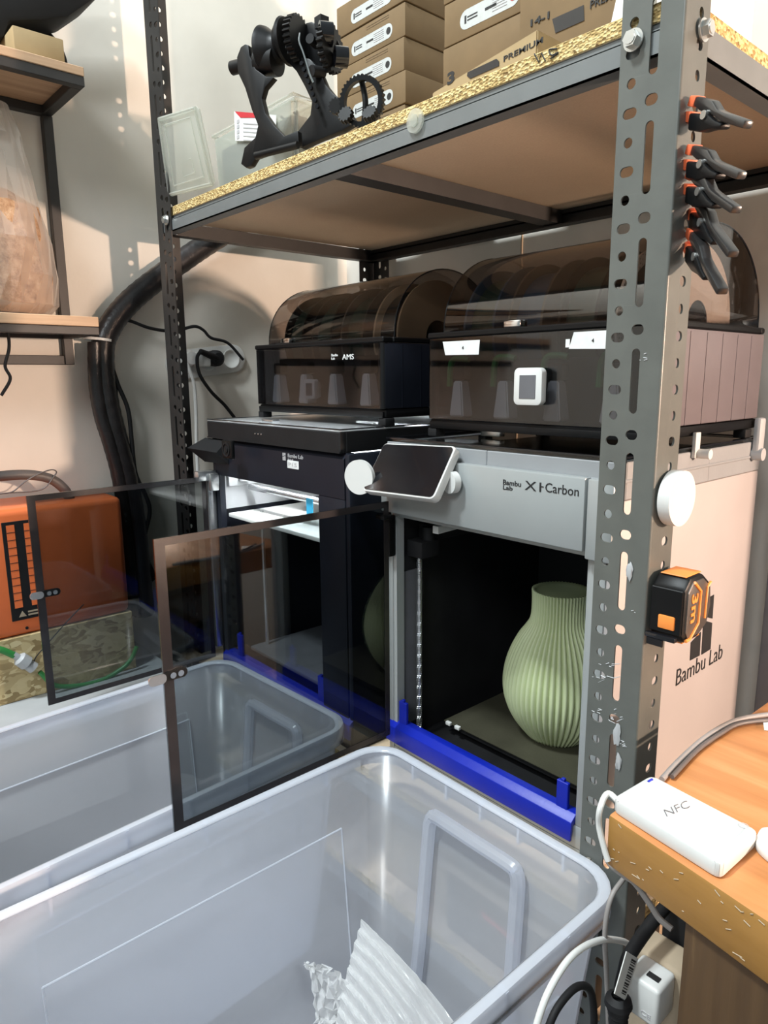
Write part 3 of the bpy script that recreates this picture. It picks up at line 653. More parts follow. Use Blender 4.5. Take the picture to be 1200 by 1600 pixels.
for pts in (((692, 534), (750, 531), (748, 554), (696, 555)), ((897, 519), (950, 516), (950, 545), (889, 545))):
    b = BM(); prism(b, [Y(0.0545, *p) for p in pts], (0, -0.0004, 0)); lb = put('paper_label', b, 'label', A2, 'torn white paper label')
    q = Y(0.0538, pts[0][0] * 0.52 + pts[1][0] * 0.48 + 2, 546 if pts[0][0] < 800 else 535); text('4', q, (1, 0, 0), (0, 0, 1), 0.0045, 'ink', lb, world=True)
q = Y(0.0548, 884, 543); b = BM(); box(b, q.x, q.x + 0.006, 0.0540, 0.0545, q.z, q.z + 0.010); put('emblem', b, 'label', A2)
def spool(x0, y, z, r, w, fl, fi, label, perf=False):
    t = thing('filament_spool', label, 'spool', (x0 + w / 2, y, z - r))
    for s in (0, 1):
        b = BM(); xx = x0 + (w - 0.004 if s else 0)
        turned(b, [(0.028, 0), (r, 0), (r, 0.004), (0.028, 0.004), (0.028, 0)], (xx, y, z), (1, 0, 0), 56)
        put('flange', b, fl, t, sharp=30)
    b = BM(); turned(b, [(0.0275, 0.0045), (r * 0.86, 0.0045), (r * 0.86, w - 0.0045), (0.0275, w - 0.0045), (0.0275, 0.0045)], (x0, y, z), (1, 0, 0), 48); put('filament', b, fi, t, sharp=30)
    b = BM(); cyl(b, (x0 + 0.002, y, z), (x0 + w - 0.002, y, z), 0.027, n=32); put('hub', b, 'blackmatte', t)
    return t
for k, (fl, fi, lab) in enumerate((('black', 'filament', 'black spool under the left dome, first from its left end'), ('blackmatte', 'filament', 'black spool under the left dome, second from its left end'),
                                   ('spoolgrey', 'filament', 'dark grey spool under the left dome, beside the cardboard spool'), ('cardtan', 'blackmatte', 'cardboard spool at the right end under the left dome'))):
    spool(-0.418 + 0.022 + k * 0.089, 0.178, 0.5368 + 0.130, 0.093, 0.062, fl, fi, lab)
for k, (fl, fi, lab) in enumerate((('spoolblue', 'filament', 'dark blue spool at the left end under the right dome'), ('spoolgrey', 'spoolblue', 'grey spool under the right dome, just behind the silver latch'),
                                   ('blackmatte', 'filament', 'black spool under the right dome, second from its right end'), ('perfcard', 'blackmatte', 'pale perforated cardboard spool at the right end under the right dome'))):
    spool(0.030 + 0.016 + k * 0.085, 0.215, 0.5245 + 0.142, 0.098, 0.060, fl, fi, lab)
def hygro(px, py, y, s, label):
    q = Y(y, px, py); t = thing('hygrometer', label, 'hygrometer', q)
    b = BM(); prism(b, [(q.x + p[0], y, q.z + p[1]) for p in rrect(s, s * 1.08, s * 0.16)], (0, 0.010, 0), 0.001); put('case', b, 'whiteplastic', t)
    b = BM(); box(b, q.x - s * 0.29, q.x + s * 0.29, y - 0.0008, y - 0.0001, q.z - s * 0.35, q.z + s * 0.33, 0.0003, 1); put('display', b, 'cabinetgrey', t)
    b = BM(); box(b, q.x - s * 0.4, q.x + s * 0.4, y + 0.0102, y + 0.016, q.z - s * 0.45, q.z + s * 0.40); put('mount', b, 'greyplastic', t)
hygro(483, 608, 0.0335, 0.032, 'small white-framed humidity meter behind the window of the left domed unit')
hygro(824, 604, 0.0385, 0.044, 'white-framed humidity meter on the front of the unit with green levers')
# ------------------------------------------------------------------ storage tubs
def tub(cx, cy, zr, lx, ly, h, rz, label, cat='storage box'):
    """open translucent tub: lx, ly outer rim size, rim top at zr"""
    t = thing('storage_tub', label, cat, (cx, cy, zr - h), rz=rz)
    def ring(w, l, z, r): return [(p[0], p[1], z) for p in rrect(w, l, r, 6)]
    tx, ty = lx - 0.085, ly - 0.085
    prof = [(tx - 0.02, ty - 0.02, 0.0, 0.03), (tx, ty, 0.012, 0.035), (tx + 0.066, ty + 0.066, h - 0.004, 0.040)]
    b = BM(); rings = [[b.verts.new(p) for p in ring(w, l, z, r)] for w, l, z, r in prof]
    b.faces.new(rings[0])
    for A, B in zip(rings, rings[1:]):
        n = len(A)
        for i in range(n): b.faces.new((A[i], A[(i + 1) % n], B[(i + 1) % n], B[i]))
    body = put('tub_body', b, 'tub', t, solid=0.0022, world=False, sharp=50)
    prof = [(tx + 0.0615, ty + 0.0615, h - 0.002, 0.040), (tx + 0.070, ty + 0.070, h, 0.042), (tx + 0.083, ty + 0.083, h, 0.047), (lx, ly, h - 0.003, 0.048), (lx, ly, h - 0.026, 0.048)]
    b = BM(); rings = [[b.verts.new(p) for p in ring(w, l, z, r)] for w, l, z, r in prof]
    for A, B in zip(rings, rings[1:]):
        n = len(A)
        for i in range(n): b.faces.new((A[i], A[(i + 1) % n], B[(i + 1) % n], B[i]))
    # little stiffening ribs under the rim
    for s in (-1, 1):
        for f in (-0.62, -0.3, 0.0, 0.3, 0.62):
            box(b, s * (tx + 0.066) / 2, s * lx / 2, f * ly / 2, f * ly / 2 + 0.002, h - 0.026, h - 0.001) if s > 0 else box(b, -lx / 2, -(tx + 0.066) / 2, f * ly / 2, f * ly / 2 + 0.002, h - 0.026, h - 0.001)
            box(b, f * lx / 2, f * lx / 2 + 0.002, min(s * (ty + 0.066) / 2, s * ly / 2), max(s * (ty + 0.066) / 2, s * ly / 2), h - 0.026, h - 0.001)
    put('rim', b, 'tubrim', t, solid=0.0022, world=False, sharp=50)
    # raised outline on the long walls, grip recess outline on the short walls
    b = BM()
    def wallx(z): return (tx + 0.066 * max(0, z - 0.012) / (h - 0.016)) / 2 - 0.0020
    def wally(z): return (ty + 0.066 * max(0, z - 0.012) / (h - 0.016)) / 2 - 0.0020
    for s in (-1, 1):
        a0, a1 = ly * 0.34, h - 0.095
        for pts in ([(-a0, 0.05), (-a0, a1)], [(-a0, a1), (a0, a1)], [(a0, a1), (a0, 0.05)]):
            tube(b, [(s * wallx(p[1]), p[0], p[1]) for p in pts], 0.0012, 6, smooth=False)
        put('wall_ridge', b, 'tubrim', t, world=False); b = BM()
    b.free()
    for s in (-1, 1):
        w0, a1 = lx * 0.185, h - 0.048
        path = [(-w0 - 0.010, 0.06), (-w0 - 0.004, 0.17), (-w0 - 0.001, a1 - 0.04), (-w0, a1 - 0.014), (-w0 + 0.004, a1 - 0.004), (-w0 + 0.014, a1), (0, a1), (w0 - 0.014, a1), (w0 - 0.004, a1 - 0.004), (w0, a1 - 0.014), (w0 + 0.001, a1 - 0.04), (w0 + 0.004, 0.17), (w0 + 0.010, 0.06)]
        pp = [(p[0], s * (wally(p[1]) - 0.008), p[1]) for p in path]
        b = BM(); tube(b, pp, 0.0095, 10)
        put('grip_recess', b, 'tub', t, world=False)
    return t
# front tub: rim back corners and side measured in the room
T1 = tub(0.262, -0.364, 0.066, 0.405, 0.585, 0.414, -0.008, 'translucent plastic tub in the foreground, crumpled packing film inside')
T2 = tub(-0.200, -0.357, 0.055, 0.392, 0.585, 0.411, 0.052, 'empty translucent plastic tub behind the open glass doors, left of the foreground tub')
# crumpled pleated packing film inside the front tub
bag = thing('packing_film', 'crumpled pleated clear packing film lying inside the foreground tub', 'packing film', (0.25, -0.25, -0.33))
A_, B_, C_, D_ = Z(-0.085, 566, 1440), Z(-0.17, 518, 1590), Z(-0.22, 610, 1760), Z(-0.12, 745, 1650)
b = BM(); nu, nv = 64, 26; rows = []
for j in range(nv + 1):
    v = j / nv; row = []
    for i in range(nu + 1):
        u = i / nu
        base = (A_ * (1 - u) + B_ * u) * (1 - v) + (D_ * (1 - u) + C_ * u) * v
        zig = abs(((u * 8.0 + 0.1 * sin(v * 5)) % 1.0) - 0.5) * 2
        off = Vector((0.2, -0.35, 1)).normalized() * (zig * 0.013 * (0.5 + 0.7 * v) + 0.02 * sin(pi * v) - 0.03 * u * u) + Vector((random.uniform(-1, 1), random.uniform(-1, 1), random.uniform(-1, 1))) * 0.0005
        row.append(b.verts.new(base + off))
    rows.append(row)
for j in range(nv):
    for i in range(nu): b.faces.new((rows[j][i], rows[j][i + 1], rows[j + 1][i + 1], rows[j + 1][i]))
put('pleated_sheet', b, 'film', bag, solid=0.0008, sharp=0)
A_, B_, C_, D_ = Z(-0.17, 478, 1512), Z(-0.2, 500, 1600), Z(-0.22, 590, 1640), Z(-0.15, 560, 1560)
b = BM(); rows = []
for j in range(19):
    v = j / 18; row = []
    for i in range(19):
        u = i / 18
        base = (A_ * (1 - u) + B_ * u) * (1 - v) + (D_ * (1 - u) + C_ * u) * v
        row.append(b.verts.new(base + Vector((random.uniform(-1, 1), random.uniform(-1, 1), random.uniform(-1, 1))) * 0.006 + Vector((0, 0, 0.02 * sin(pi * u * 2 + v * 3)))))
    rows.append(row)
for j in range(18):
    for i in range(18): b.faces.new((rows[j][i], rows[j][i + 1], rows[j + 1][i + 1], rows[j + 1][i]))
put('loose_end', b, 'film', bag, solid=0.0008, sharp=0)
# ------------------------------------------------------------------ vase
def vase():
    t = thing('vase', 'pale green ribbed vase standing on the bed inside the grey printer', 'vase', (0.196, 0.184, 0.0373))
    h = 0.240; n = 54; sub = 8; N = n * sub
    prof = [(0.0, 0.044), (0.006, 0.049), (0.03, 0.067), (0.055, 0.0785), (0.082, 0.0835), (0.11, 0.0815), (0.138, 0.0735), (0.163, 0.0615), (0.178, 0.0515), (0.189, 0.0452), (0.200, 0.0430), (0.220, 0.0424), (0.240, 0.0432)]
    def rad(z):
        for (za, ra), (zb, rb) in zip(prof, prof[1:]):
            if z <= zb:
                f = (z - za) / (zb - za); i = prof.index((za, ra)); f = f
                ma = (rb - prof[max(i - 1, 0)][1]) / (zb - prof[max(i - 1, 0)][0]) * (zb - za)
                k = min(i + 2, len(prof) - 1); mb = (prof[k][1] - ra) / (prof[k][0] - za) * (zb - za)
                return (2 * f ** 3 - 3 * f * f + 1) * ra + (f ** 3 - 2 * f * f + f) * ma + (-2 * f ** 3 + 3 * f * f) * rb + (f ** 3 - f * f) * mb
        return prof[-1][1]
    b = BM(); rings = []; M = 44
    for j in range(M + 1):
        z = h * j / M; r = rad(z); tw = 0.035 * sin(pi * min(1, z / 0.19))
        amp = 0.0026 * min(1, r / 0.06) + 0.0003
        rings.append([b.verts.new(((r + amp * (2 * abs(sin(pi * i / sub)) ** 0.8 - 1)) * cos(2 * pi * i / N + tw), (r + amp * (2 * abs(sin(pi * i / sub)) ** 0.8 - 1)) * sin(2 * pi * i / N + tw), z)) for i in range(N)])
    inner = []
    for z in (h, h - 0.004, h - 0.03, h - 0.055, 0.13, 0.08, 0.02):
        r = rad(z) - (0.0015 if z == h else 0.004)
        inner.append([b.verts.new((r * cos(2 * pi * i / N), r * sin(2 * pi * i / N), z)) for i in range(N)])
    R_ = rings + inner
    for A, B in zip(R_, R_[1:]):
        for i in range(N): b.faces.new((A[i], A[(i + 1) % N], B[(i + 1) % N], B[i]))
    b.faces.new(rings[0][::-1]); b.faces.new(inner[-1])
    put('vase_body', b, 'vase', t, world=False, sharp=70)
vase()
# ------------------------------------------------------------------ things stuck on the front post
q = X(0.4665, 1048, 777)
t = thing('magnet_puck', 'white round disc stuck on the side of the front rack post, above the tape measure', 'disc', q)
b = BM(); cyl(b, (0.4665, q.y, q.z), (0.4785, q.y, q.z), 0.0275, n=56); bmesh.ops.bevel(b, geom=[e for e in b.edges if len(e.link_faces) == 2 and e.calc_face_angle() > 1], offset=0.0015, segments=2, affect='EDGES')
put('puck', b, 'whiteplastic', t)
# tape measure
tp = thing('tape_measure', 'black and orange 3 m tape measure stuck to the side of the front rack post', 'tape measure', (0.48, -0.03, 0.35))
Fx0, Fx1 = 0.4665, 0.5005
fy = -0.066
def fpt(y, z): return (Fx0, y, z)
prof = [(fy, 0.352), (fy, 0.398), (fy + 0.010, 0.409), (fy + 0.036, 0.409), (fy + 0.055, 0.396), (fy + 0.059, 0.372), (fy + 0.052, 0.352), (fy + 0.035, 0.343), (fy + 0.006, 0.343)]
b = BM(); prism(b, [(Fx0, y, z) for y, z in prof], (Fx1 - Fx0, 0, 0), 0.0035); put('case', b, 'black', tp)
cyc, czc = fy + 0.030, 0.3755
prof2 = [(cyc + (y - cyc) * 0.86, czc + (z - czc) * 0.86) for y, z in prof]
b = BM(); prism(b, [(Fx1 - 0.002, y, z) for y, z in prof2], (0.0035, 0, 0), 0.0012); sp = put('side_plate', b, 'tapegrey', tp)
def band(pts, r=0.0022):
    b = BM(); tube(b, [(Fx1 + 0.0018, y, z) for y, z in pts], r, 8, smooth=False); return b
b = band([(fy + 0.004, 0.347), (fy + 0.012, 0.3475), (fy + 0.028, 0.360), (fy + 0.0285, 0.393), (fy + 0.014, 0.404)], 0.0017)
box(b, Fx0 + 0.004, Fx1 - 0.004, fy + 0.008, fy + 0.040, 0.4085, 0.4098, 0.0005, 1)
tube(b, [(Fx1 + 0.0018, fy + 0.042, 0.362), (Fx1 + 0.0018, fy + 0.043, 0.394), (Fx1 + 0.0018, fy + 0.050, 0.398)], 0.0014, 8, smooth=False)
box(b, Fx0 + 0.003, Fx1 - 0.003, fy + 0.008, fy + 0.045, 0.3415, 0.3435, 0.0008, 1)
put('rubber_band', b, 'toolorange', tp, 'orange rubber trim')
text('3m', (Fx1 + 0.0020, fy + 0.0105, 0.3925), (0, 0, -1), (0, 1, 0), 0.0125, 'toolorange', sp, 0.029, bold=0.02)
b = BM(); box(b, Fx0 + 0.010, Fx1 - 0.007, fy - 0.004, fy + 0.001, 0.3565, 0.3705, 0.0015); put('lock_button', b, 'toolorange', tp, 'orange lock button')
b = BM(); box(b, Fx0 + 0.001, Fx1 - 0.001, fy - 0.0025, fy - 0.0003, 0.352, 0.3975, 0.0008, 1); put('front_plate', b, 'black', tp)
b = BM(); box(b, Fx0 - 0.001, Fx1 - 0.004, fy - 0.007, fy - 0.0005, 0.3455, 0.3505, 0.001); box(b, Fx0 + 0.001, Fx0 + 0.018, fy - 0.0065, fy - 0.0045, 0.338, 0.3455, 0.0005, 1); put('hook', b, 'blackgloss', tp)
# spring clamps hanging on the narrow flange
def clamp(pa, pb, label):
    a = Vector(pa); d = (Vector(pb) - a); Ln = d.length; d.normalize()
    side = Vector((0, 0, 1)).cross(d).normalized(); up = d.cross(side).normalized()
    if up.z < 0: up = -up; side = -side
    P = lambda l, h, s=0.0: a + d * (l * Ln) + up * h + side * s
    t = thing('spring_clamp', label, 'clamp', a, 'spring clamps on the rack post')
    def arm(pts, w, sh):
        b = BM(); prism(b, [P(l, h, -w / 2) for l, h in pts], side * w, 0.0018); return b
    b = arm([(0.04, 0.002), (0.06, 0.009), (0.36, 0.0085), (0.50, 0.003), (0.60, 0.002), (1.0, 0.000), (1.0, -0.0062), (0.60, -0.005), (0.40, -0.001), (0.2, -0.001)], 0.0095, 0); put('handle', b, 'clampblack', t)
    b = arm([(0.04, -0.004), (0.2, -0.003), (0.36, -0.0015), (0.52, -0.005), (0.66, -0.006), (0.66, -0.010), (0.50, -0.012), (0.34, -0.016), (0.12, -0.017)], 0.011, 0); put('handle', b, 'black', t)
    b = BM(); cyl(b, P(0.33, -0.003, -0.0068), P(0.33, -0.003, 0.0068), 0.0036, n=16); put('spring', b, 'bolt', t)
    for h in (0.0045, -0.0075):
        b = BM(); prism(b, [P(-0.03, h + 0.004, -0.0055), P(0.08, h + 0.005, -0.0055), P(0.08, h - 0.004, -0.0055), P(-0.03, h - 0.004, -0.0055)], side * 0.011, 0.001); put('jaw_pad', b, 'padorange', t, 'orange jaw pad')
names = ['topmost', 'second from the top', 'third from the top', 'fourth from the top', 'lowest']
for i, (pa, pb) in enumerate((((1083, 168), (1172, 188)), ((1079, 243), (1162, 268)), ((1079, 281), (1153, 322)), ((1086, 320), (1148, 392)), ((1080, 372), (1131, 450)))):
    a = X(0.468, *pa); e = X(0.530, *pb)
    clamp(a, e, 'black spring clamp with orange jaws, %s of the row on the post' % names[i])
# ------------------------------------------------------------------ upper shelf: clear box, lid, winder, boxes
t = thing('clear_container', 'clear plastic container with a red and white label on the upper shelf', 'container', (-0.40, 0.07, TOP))
q0, q1, q2, q3 = Y(0.03, 330, 168), Y(0.03, 460, 184), Y(0.03, 455, 230), Y(0.03, 342, 275)
xa, xb, zt = q0.x + 0.0, q1.x - 0.0, 1.062
zt = (q0.z + q1.z) / 2 - 0.008
b = BM(); hexa(b, [(xa + 0.008, 0.034, TOP + 0.001), (xb - 0.008, 0.034, TOP + 0.001), (xb - 0.008, 0.076, TOP + 0.001), (xa + 0.008, 0.076, TOP + 0.001)], [(xa, 0.03, zt), (xb, 0.03, zt), (xb, 0.08, zt), (xa, 0.08, zt)])
bmesh.ops.bevel(b, geom=[e for e in b.edges], offset=0.008, segments=3, affect='EDGES')
bmesh.ops.delete(b, geom=[f for f in b.faces if f.calc_center_median().z > zt - 0.002], context='FACES')
put('container_body', b, 'clearbox', t, solid=0.002)
b = BM(); tube(b, [(xa, 0.03, zt), (xb, 0.03, zt), (xb, 0.08, zt), (xa, 0.08, zt), (xa, 0.03, zt)], 0.003, 8, smooth=False); put('rim', b, 'clearbox', t)
b = BM(); lq = [Y(0.0275, 366, 174), Y(0.0275, 432, 180), Y(0.0275, 431, 222), Y(0.0275, 368, 220)]; prism(b, lq, (0, -0.0005, 0)); lb = put('label', b, 'label', t, 'red and white printed label')
b = BM(); prism(b, [Y(0.0265, 367, 174), Y(0.0265, 401, 177), Y(0.0265, 400, 184), Y(0.0265, 376, 184)], (0, -0.0003, 0)); put('red_stripe', b, 'red', lb)
b = BM()
for k in range(5):
    a = Y(0.0265, 380, 192 + k * 6.5); c = Y(0.0265, 424, 195 + k * 6.3); prism(b, [a, c, c + Vector((0, 0, -0.0016)), a + Vector((0, 0, -0.0016))], (0, -0.0003, 0))
for k in range(4):
    a = Y(0.0265, 370, 188 + k * 8); box(b, a.x, a.x + 0.008, 0.0262, 0.0265, a.z - 0.006, a.z)
put('print', b, 'inkgrey', lb)
b = BM(); box(b, xa + 0.012, xb - 0.012, 0.038, 0.072, TOP + 0.004, TOP + 0.118, 0.008); 
for k in range(26):
    p = Vector((random.uniform(xa + 0.02, xb - 0.02), random.uniform(0.045, 0.065), TOP + 0.112)); d = Vector((random.uniform(-1, 1), random.uniform(-1, 1), random.uniform(0.2, 1))).normalized()
    cyl(b, p, p + d * 0.018, 0.0022, n=6)
o = put('small_screws', b, 'cabinetgrey'); tag(o, 'grey heap of small hardware inside the clear labelled container', 'hardware'); o['kind'] = 'stuff'
# loose lid leaning at the end of the shelf
t = thing('container_lid', 'cloudy clear plastic lid leaning against the left rack post on the shelf', 'lid', (-0.5, -0.06, TOP))
lq = [Y(-0.078, 248, 184), Y(-0.090, 312, 164), Y(-0.062, 338, 290), Y(-0.062, 266, 308)]
un = (lq[1] - lq[0]); vn = (lq[3] - lq[0]); nn = un.cross(vn).normalized()
if nn.y > 0: nn = -nn
def qd(f, g, h=0.0): return (lq[0] * (1 - f) + lq[1] * f) * (1 - g) + (lq[3] * (1 - f) + lq[2] * f) * g + nn * h
b = BM(); prism(b, [qd(0.06, 0), qd(0.94, 0), qd(1, 0.05), qd(1, 0.95), qd(0.94, 1), qd(0.06, 1), qd(0, 0.95), qd(0, 0.05)], nn * 0.003, 0.0012); put('lid_plate', b, 'clearbox', t)
b = BM(); tube(b, [qd(0.06, 0.03, .004), qd(0.94, 0.03, .004), qd(0.96, 0.97, .004), qd(0.04, 0.97, .004), qd(0.06, 0.03, .004)], 0.0035, 8, smooth=False)
tube(b, [qd(0.18, 0.12, .004), qd(0.80, 0.12, .004), qd(0.84, 0.86, .004), qd(0.18, 0.88, .004), qd(0.18, 0.12, .004)], 0.0016, 8, smooth=False)
tube(b, [qd(0.42, 0.62, .004), qd(0.66, 0.60, .004), qd(0.68, 0.78, .004), qd(0.44, 0.80, .004), qd(0.42, 0.62, .004)], 0.0012, 8, smooth=False)
put('lid_rim', b, 'clearbox', t)
# black spool winder
wp0 = Vector((-0.319, -0.051, 1.10)); wu = Vector((0.93, 0.37, 0)).normalized(); wn = Vector((wu.y, -wu.x, 0))
wd = thing('spool_winder', 'black printed spool winder with gears standing on the upper shelf edge', 'winder', (-0.24, -0.02, TOP))
def W2(px, py, off=0.0):
    p = wp0 + wn * off; return atp(p, wn, 300 + px / 3.75, 20 + py / 3.75)
Lp = [(285, 200), (310, 183), (330, 188), (336, 250), (372, 330), (430, 372), (478, 378), (425, 440), (408, 500), (430, 590), (480, 660), (540, 722), (620, 690), (625, 775), (470, 815), (372, 850), (345, 895), (315, 908), (286, 885), (306, 790), (370, 730), (386, 660), (350, 570), (310, 440), (268, 350), (262, 260)]
Rp = [(560, 288), (600, 250), (690, 270), (745, 330), (782, 420), (822, 470), (862, 500), (905, 560), (960, 640), (880, 690), (740, 745), (640, 790), (560, 760), (600, 720), (650, 655), (692, 600), (702, 520), (660, 430), (610, 340)]
b = BM(); prism(b, [W2(*p, off=0.022) for p in Lp], wn * -0.012, 0.0012); put('side_plate', b, 'black', wd)
b = BM(); prism(b, [W2(*p, off=-0.004) for p in Rp], wn * -0.014, 0.0012); put('side_plate', b, 'black', wd)
def WS(px, py): return W2(px, py)
sa, sb = WS(235, 325), WS(850, 165)
ax = (sb - sa).normalized()
def on_shaft(px): 
    f = (px - 235) / (850 - 235); return sa.lerp(sb, f)
b = BM(); cyl(b, sa, on_shaft(560), 0.0105, n=28); put('shaft', b, 'black', wd)
axd = (ax + wn * -0.9).normalized()
b = BM(); turned(b, [(0.0, 0.0), (0.034, 0.0), (0.0365, 0.003), (0.034, 0.009), (0.025, 0.020), (0.020, 0.034), (0.022, 0.046), (0.0, 0.046)], W2(425, 232), ax, 48); put('roller', b, 'black', wd)
b = BM(); cyl(b, W2(395, 300, 0.004), W2(500, 285, 0.004), 0.021, n=32); put('roller', b, 'black', wd)
b = BM(); prism(b, [W2(*p, off=-0.022) for p in ((665, 60), (700, 52), (760, 80), (830, 110), (868, 200), (860, 290), (800, 345), (740, 350), (690, 300), (660, 200))], wn * -0.006, 0.001); put('back_plate', b, 'black', wd)
def gear(bm, c, axis, r, w, n, tooth=0.0035, inner=0.0):
    a, bb, d = frame3(axis); c = Vector(c)
    pts = []
    for i in range(n * 4):
        ang = 2 * pi * i / (n * 4); rr = r + (tooth if i % 4 in (0, 1) else 0); pts.append((rr, ang))
    o0 = [bm.verts.new(c + (a * cos(t) + bb * sin(t)) * rr) for rr, t in pts]; o1 = [bm.verts.new(c + d * w + (a * cos(t) + bb * sin(t)) * rr) for rr, t in pts]
    N = len(pts)
    for i in range(N): bm.faces.new((o0[i], o0[(i + 1) % N], o1[(i + 1) % N], o1[i]))
    if inner:
        i0 = [bm.verts.new(c + (a * cos(t) + bb * sin(t)) * inner) for rr, t in pts]; i1 = [bm.verts.new(c + d * w + (a * cos(t) + bb * sin(t)) * inner) for rr, t in pts]
        for i in range(N):
            j = (i + 1) % N
            bm.faces.new((i0[i], i1[i], i1[j], i0[j])); bm.faces.new((o0[i], i0[i], i0[j], o0[j])); bm.faces.new((o1[i], o1[j], i1[j], i1[i]))
    else: bm.faces.new(o0[::-1]); bm.faces.new(o1)
b = BM(); gear(b, W2(600, 160, -0.005), ax, 0.030, 0.012, 26); put('gear', b, 'black', wd)
b = BM(); turned(b, [(0, 0), (0.032, 0), (0.034, 0.004), (0.024, 0.016), (0, 0.016)], W2(565, 165, 0.0), -ax, 40); put('roller_cheek', b, 'black', wd)
b = BM(); tube(b, [W2(632, 120, 0.02), W2(628, 170, 0.024), W2(650, 230, 0.022), W2(672, 300, 0.02), W2(690, 360, 0.018), W2(712, 410, 0.016)], 0.0016, 8); put('spring_wire', b, 'chrome', wd)
b = BM(); gear(b, W2(795, 215, -0.01), ax, 0.031, 0.010, 22); put('gear', b, 'black', wd)
b = BM(); turned(b, [(0.012, 0), (0.0165, 0), (0.0165, 0.02), (0.012, 0.02), (0.012, 0)], W2(745, 120, 0.01), axd, 24); turned(b, [(0.010, 0), (0.0145, 0), (0.0145, 0.02), (0.010, 0.02), (0.010, 0)], W2(835, 255, 0.0), axd, 24); put('pulley', b, 'blackgloss', wd)
b = BM(); cyl(b, W2(690, 150, 0.012), W2(730, 185, -0.01), 0.007, n=16); put('arm_joint', b, 'blackmatte', wd)
b = BM(); cyl(b, W2(700, 340, 0.012), W2(770, 350, -0.01), 0.008, n=16); put('arm_joint', b, 'blackmatte', wd)
b = BM(); box(b, *[c for i in range(3) for c in (W2(760, 60, -0.01)[i] - 0.008, W2(760, 60, -0.01)[i] + 0.008)]); put('arm_joint', b, 'blackmatte', wd)
b = BM()
for k in range(8):
    p = W2(648 + k * 13, 300 + k * 36, 0.008); cyl(b, p, p + wn * 0.004, 0.0032, n=8)
put('rack_teeth', b, 'blackgloss', wd)
b = BM(); cyl(b, W2(372, 838, 0.030), W2(620, 775, 0.030), 0.0055, n=20); put('base_rod', b, 'black', wd)
# loose gear ring standing beside it
q = atp((0.0, -0.035, 0.97), (0.25, -1, 0.1), 568, 160)
t = thing('gear_ring', 'black toothed ring leaning on the shelf edge right of the winder', 'gear', (q.x, q.y, TOP))
b = BM(); gear(b, q, Vector((0.55, -1, -0.15)), 0.0300, 0.010, 34, 0.002, 0.0245); put('ring', b, 'black', t)
b = BM(); tube(b, [q + Vector((-0.004, 0.0, 0.030)), q + Vector((0.004, 0, 0.0)), q + Vector((0.0, 0, -0.028))], 0.004, 8); put('spoke', b, 'black', t)
for k, (px, py) in enumerate(((528, 168), (543, 183), (580, 182))):
    p = atp((0.0, -0.045, 0.97), (0.25, -1, 0.1), px, py); b = BM(); gear(b, p, (0.4, -1, 0.3 * k), 0.009, 0.008, 12, 0.0018); put('pinion', b, 'black', t)
# filament cartons
def carton(x0, x1_, y0, y1, z0, z1, label, mat='cardboard', lab=None, group=None, dot='ink'):
    t = thing('filament_carton', label, 'carton', ((x0 + x1_) / 2, (y0 + y1) / 2, z0), group)
    g = 0.0006; b = BM(); box(b, x0, x1_, y0, y1, z0 + g, z1 - g, 0.0018, 2); bd = put('carton_body', b, mat, t)
    if lab:
        w = x1_ - x0; lw = w * 0.60; lh = (z1 - z0) * 0.44; cx = x0 + w * lab[0]; cz = z0 + (z1 - z0) * lab[1]
        b = BM(); prism(b, [(cx + p[0], y0 - 0.0001, cz + p[1]) for p in rrect(lw, lh, lh * 0.48)], (0, -0.0004, 0)); lb = put('label', b, 'cartonlabel', bd, 'white rounded label')
        b = BM(); cyl(b, (cx + lw / 2 - lh * 0.42, y0 - 0.0005, cz), (cx + lw / 2 - lh * 0.42, y0 - 0.001, cz), lh * 0.24, n=20); put('colour_dot', b, dot, lb)
        b = BM(); hx = cx - lw / 2 + lh * 0.35
        box(b, hx, hx + lh * 0.13, y0 - 0.001, y0 - 0.0005, cz - lh * 0.2, cz + lh * 0.2)
        for k in range(2): box(b, hx + lh * 0.2, hx + lh * 0.95, y0 - 0.001, y0 - 0.0005, cz + lh * (0.05 - 0.16 * k), cz + lh * (0.11 - 0.16 * k))
        box(b, hx + lh * 1.5, hx + lh * 2.3, y0 - 0.001, y0 - 0.0005, cz - lh * 0.05, cz + lh * 0.08)
        put('print', b, 'ink', lb)
        b = BM()
        for k in range(5): box(b, cx + lw * 0.06, cx + lw * 0.30, y0 - 0.001, y0 - 0.0005, cz + lh * (0.28 - 0.14 * k), cz + lh * (0.31 - 0.14 * k))
        put('fine_print', b, 'inkgrey', lb)
        b = BM(); zc = z1 - (z1 - z0) * 0.14; xc = x0 + w * 0.62
        for k in range(2): box(b, xc - w * 0.16, xc + w * 0.16, y0 - 0.0004, y0 - 0.0001, zc - 0.004 * k, zc - 0.004 * k + 0.0012)
        put('faint_print', b, 'inkfaint', bd)
    return t
hs = 0.0557
nm = ['lowest', 'second from the bottom', 'third from the bottom', 'fourth from the bottom', 'fifth from the bottom', 'second from the top', 'topmost']
for k in range(7):
    dx = (0.0, 0.002, -0.001, 0.003, -0.002, 0.0, 0.002)[k]
    carton(-0.423 + dx, -0.226 + dx, 0.25 + 0.001 * (k % 3), 0.445, TOP + 0.0005 + hs * k, TOP + 0.0005 + hs * (k + 1), 'brown filament carton with a white label, %s of the left stack' % nm[k], lab=(0.53, 0.40), group='filament cartons in the left stack')
hm = (Y(0.18, 690, 79).z - TOP) / 3
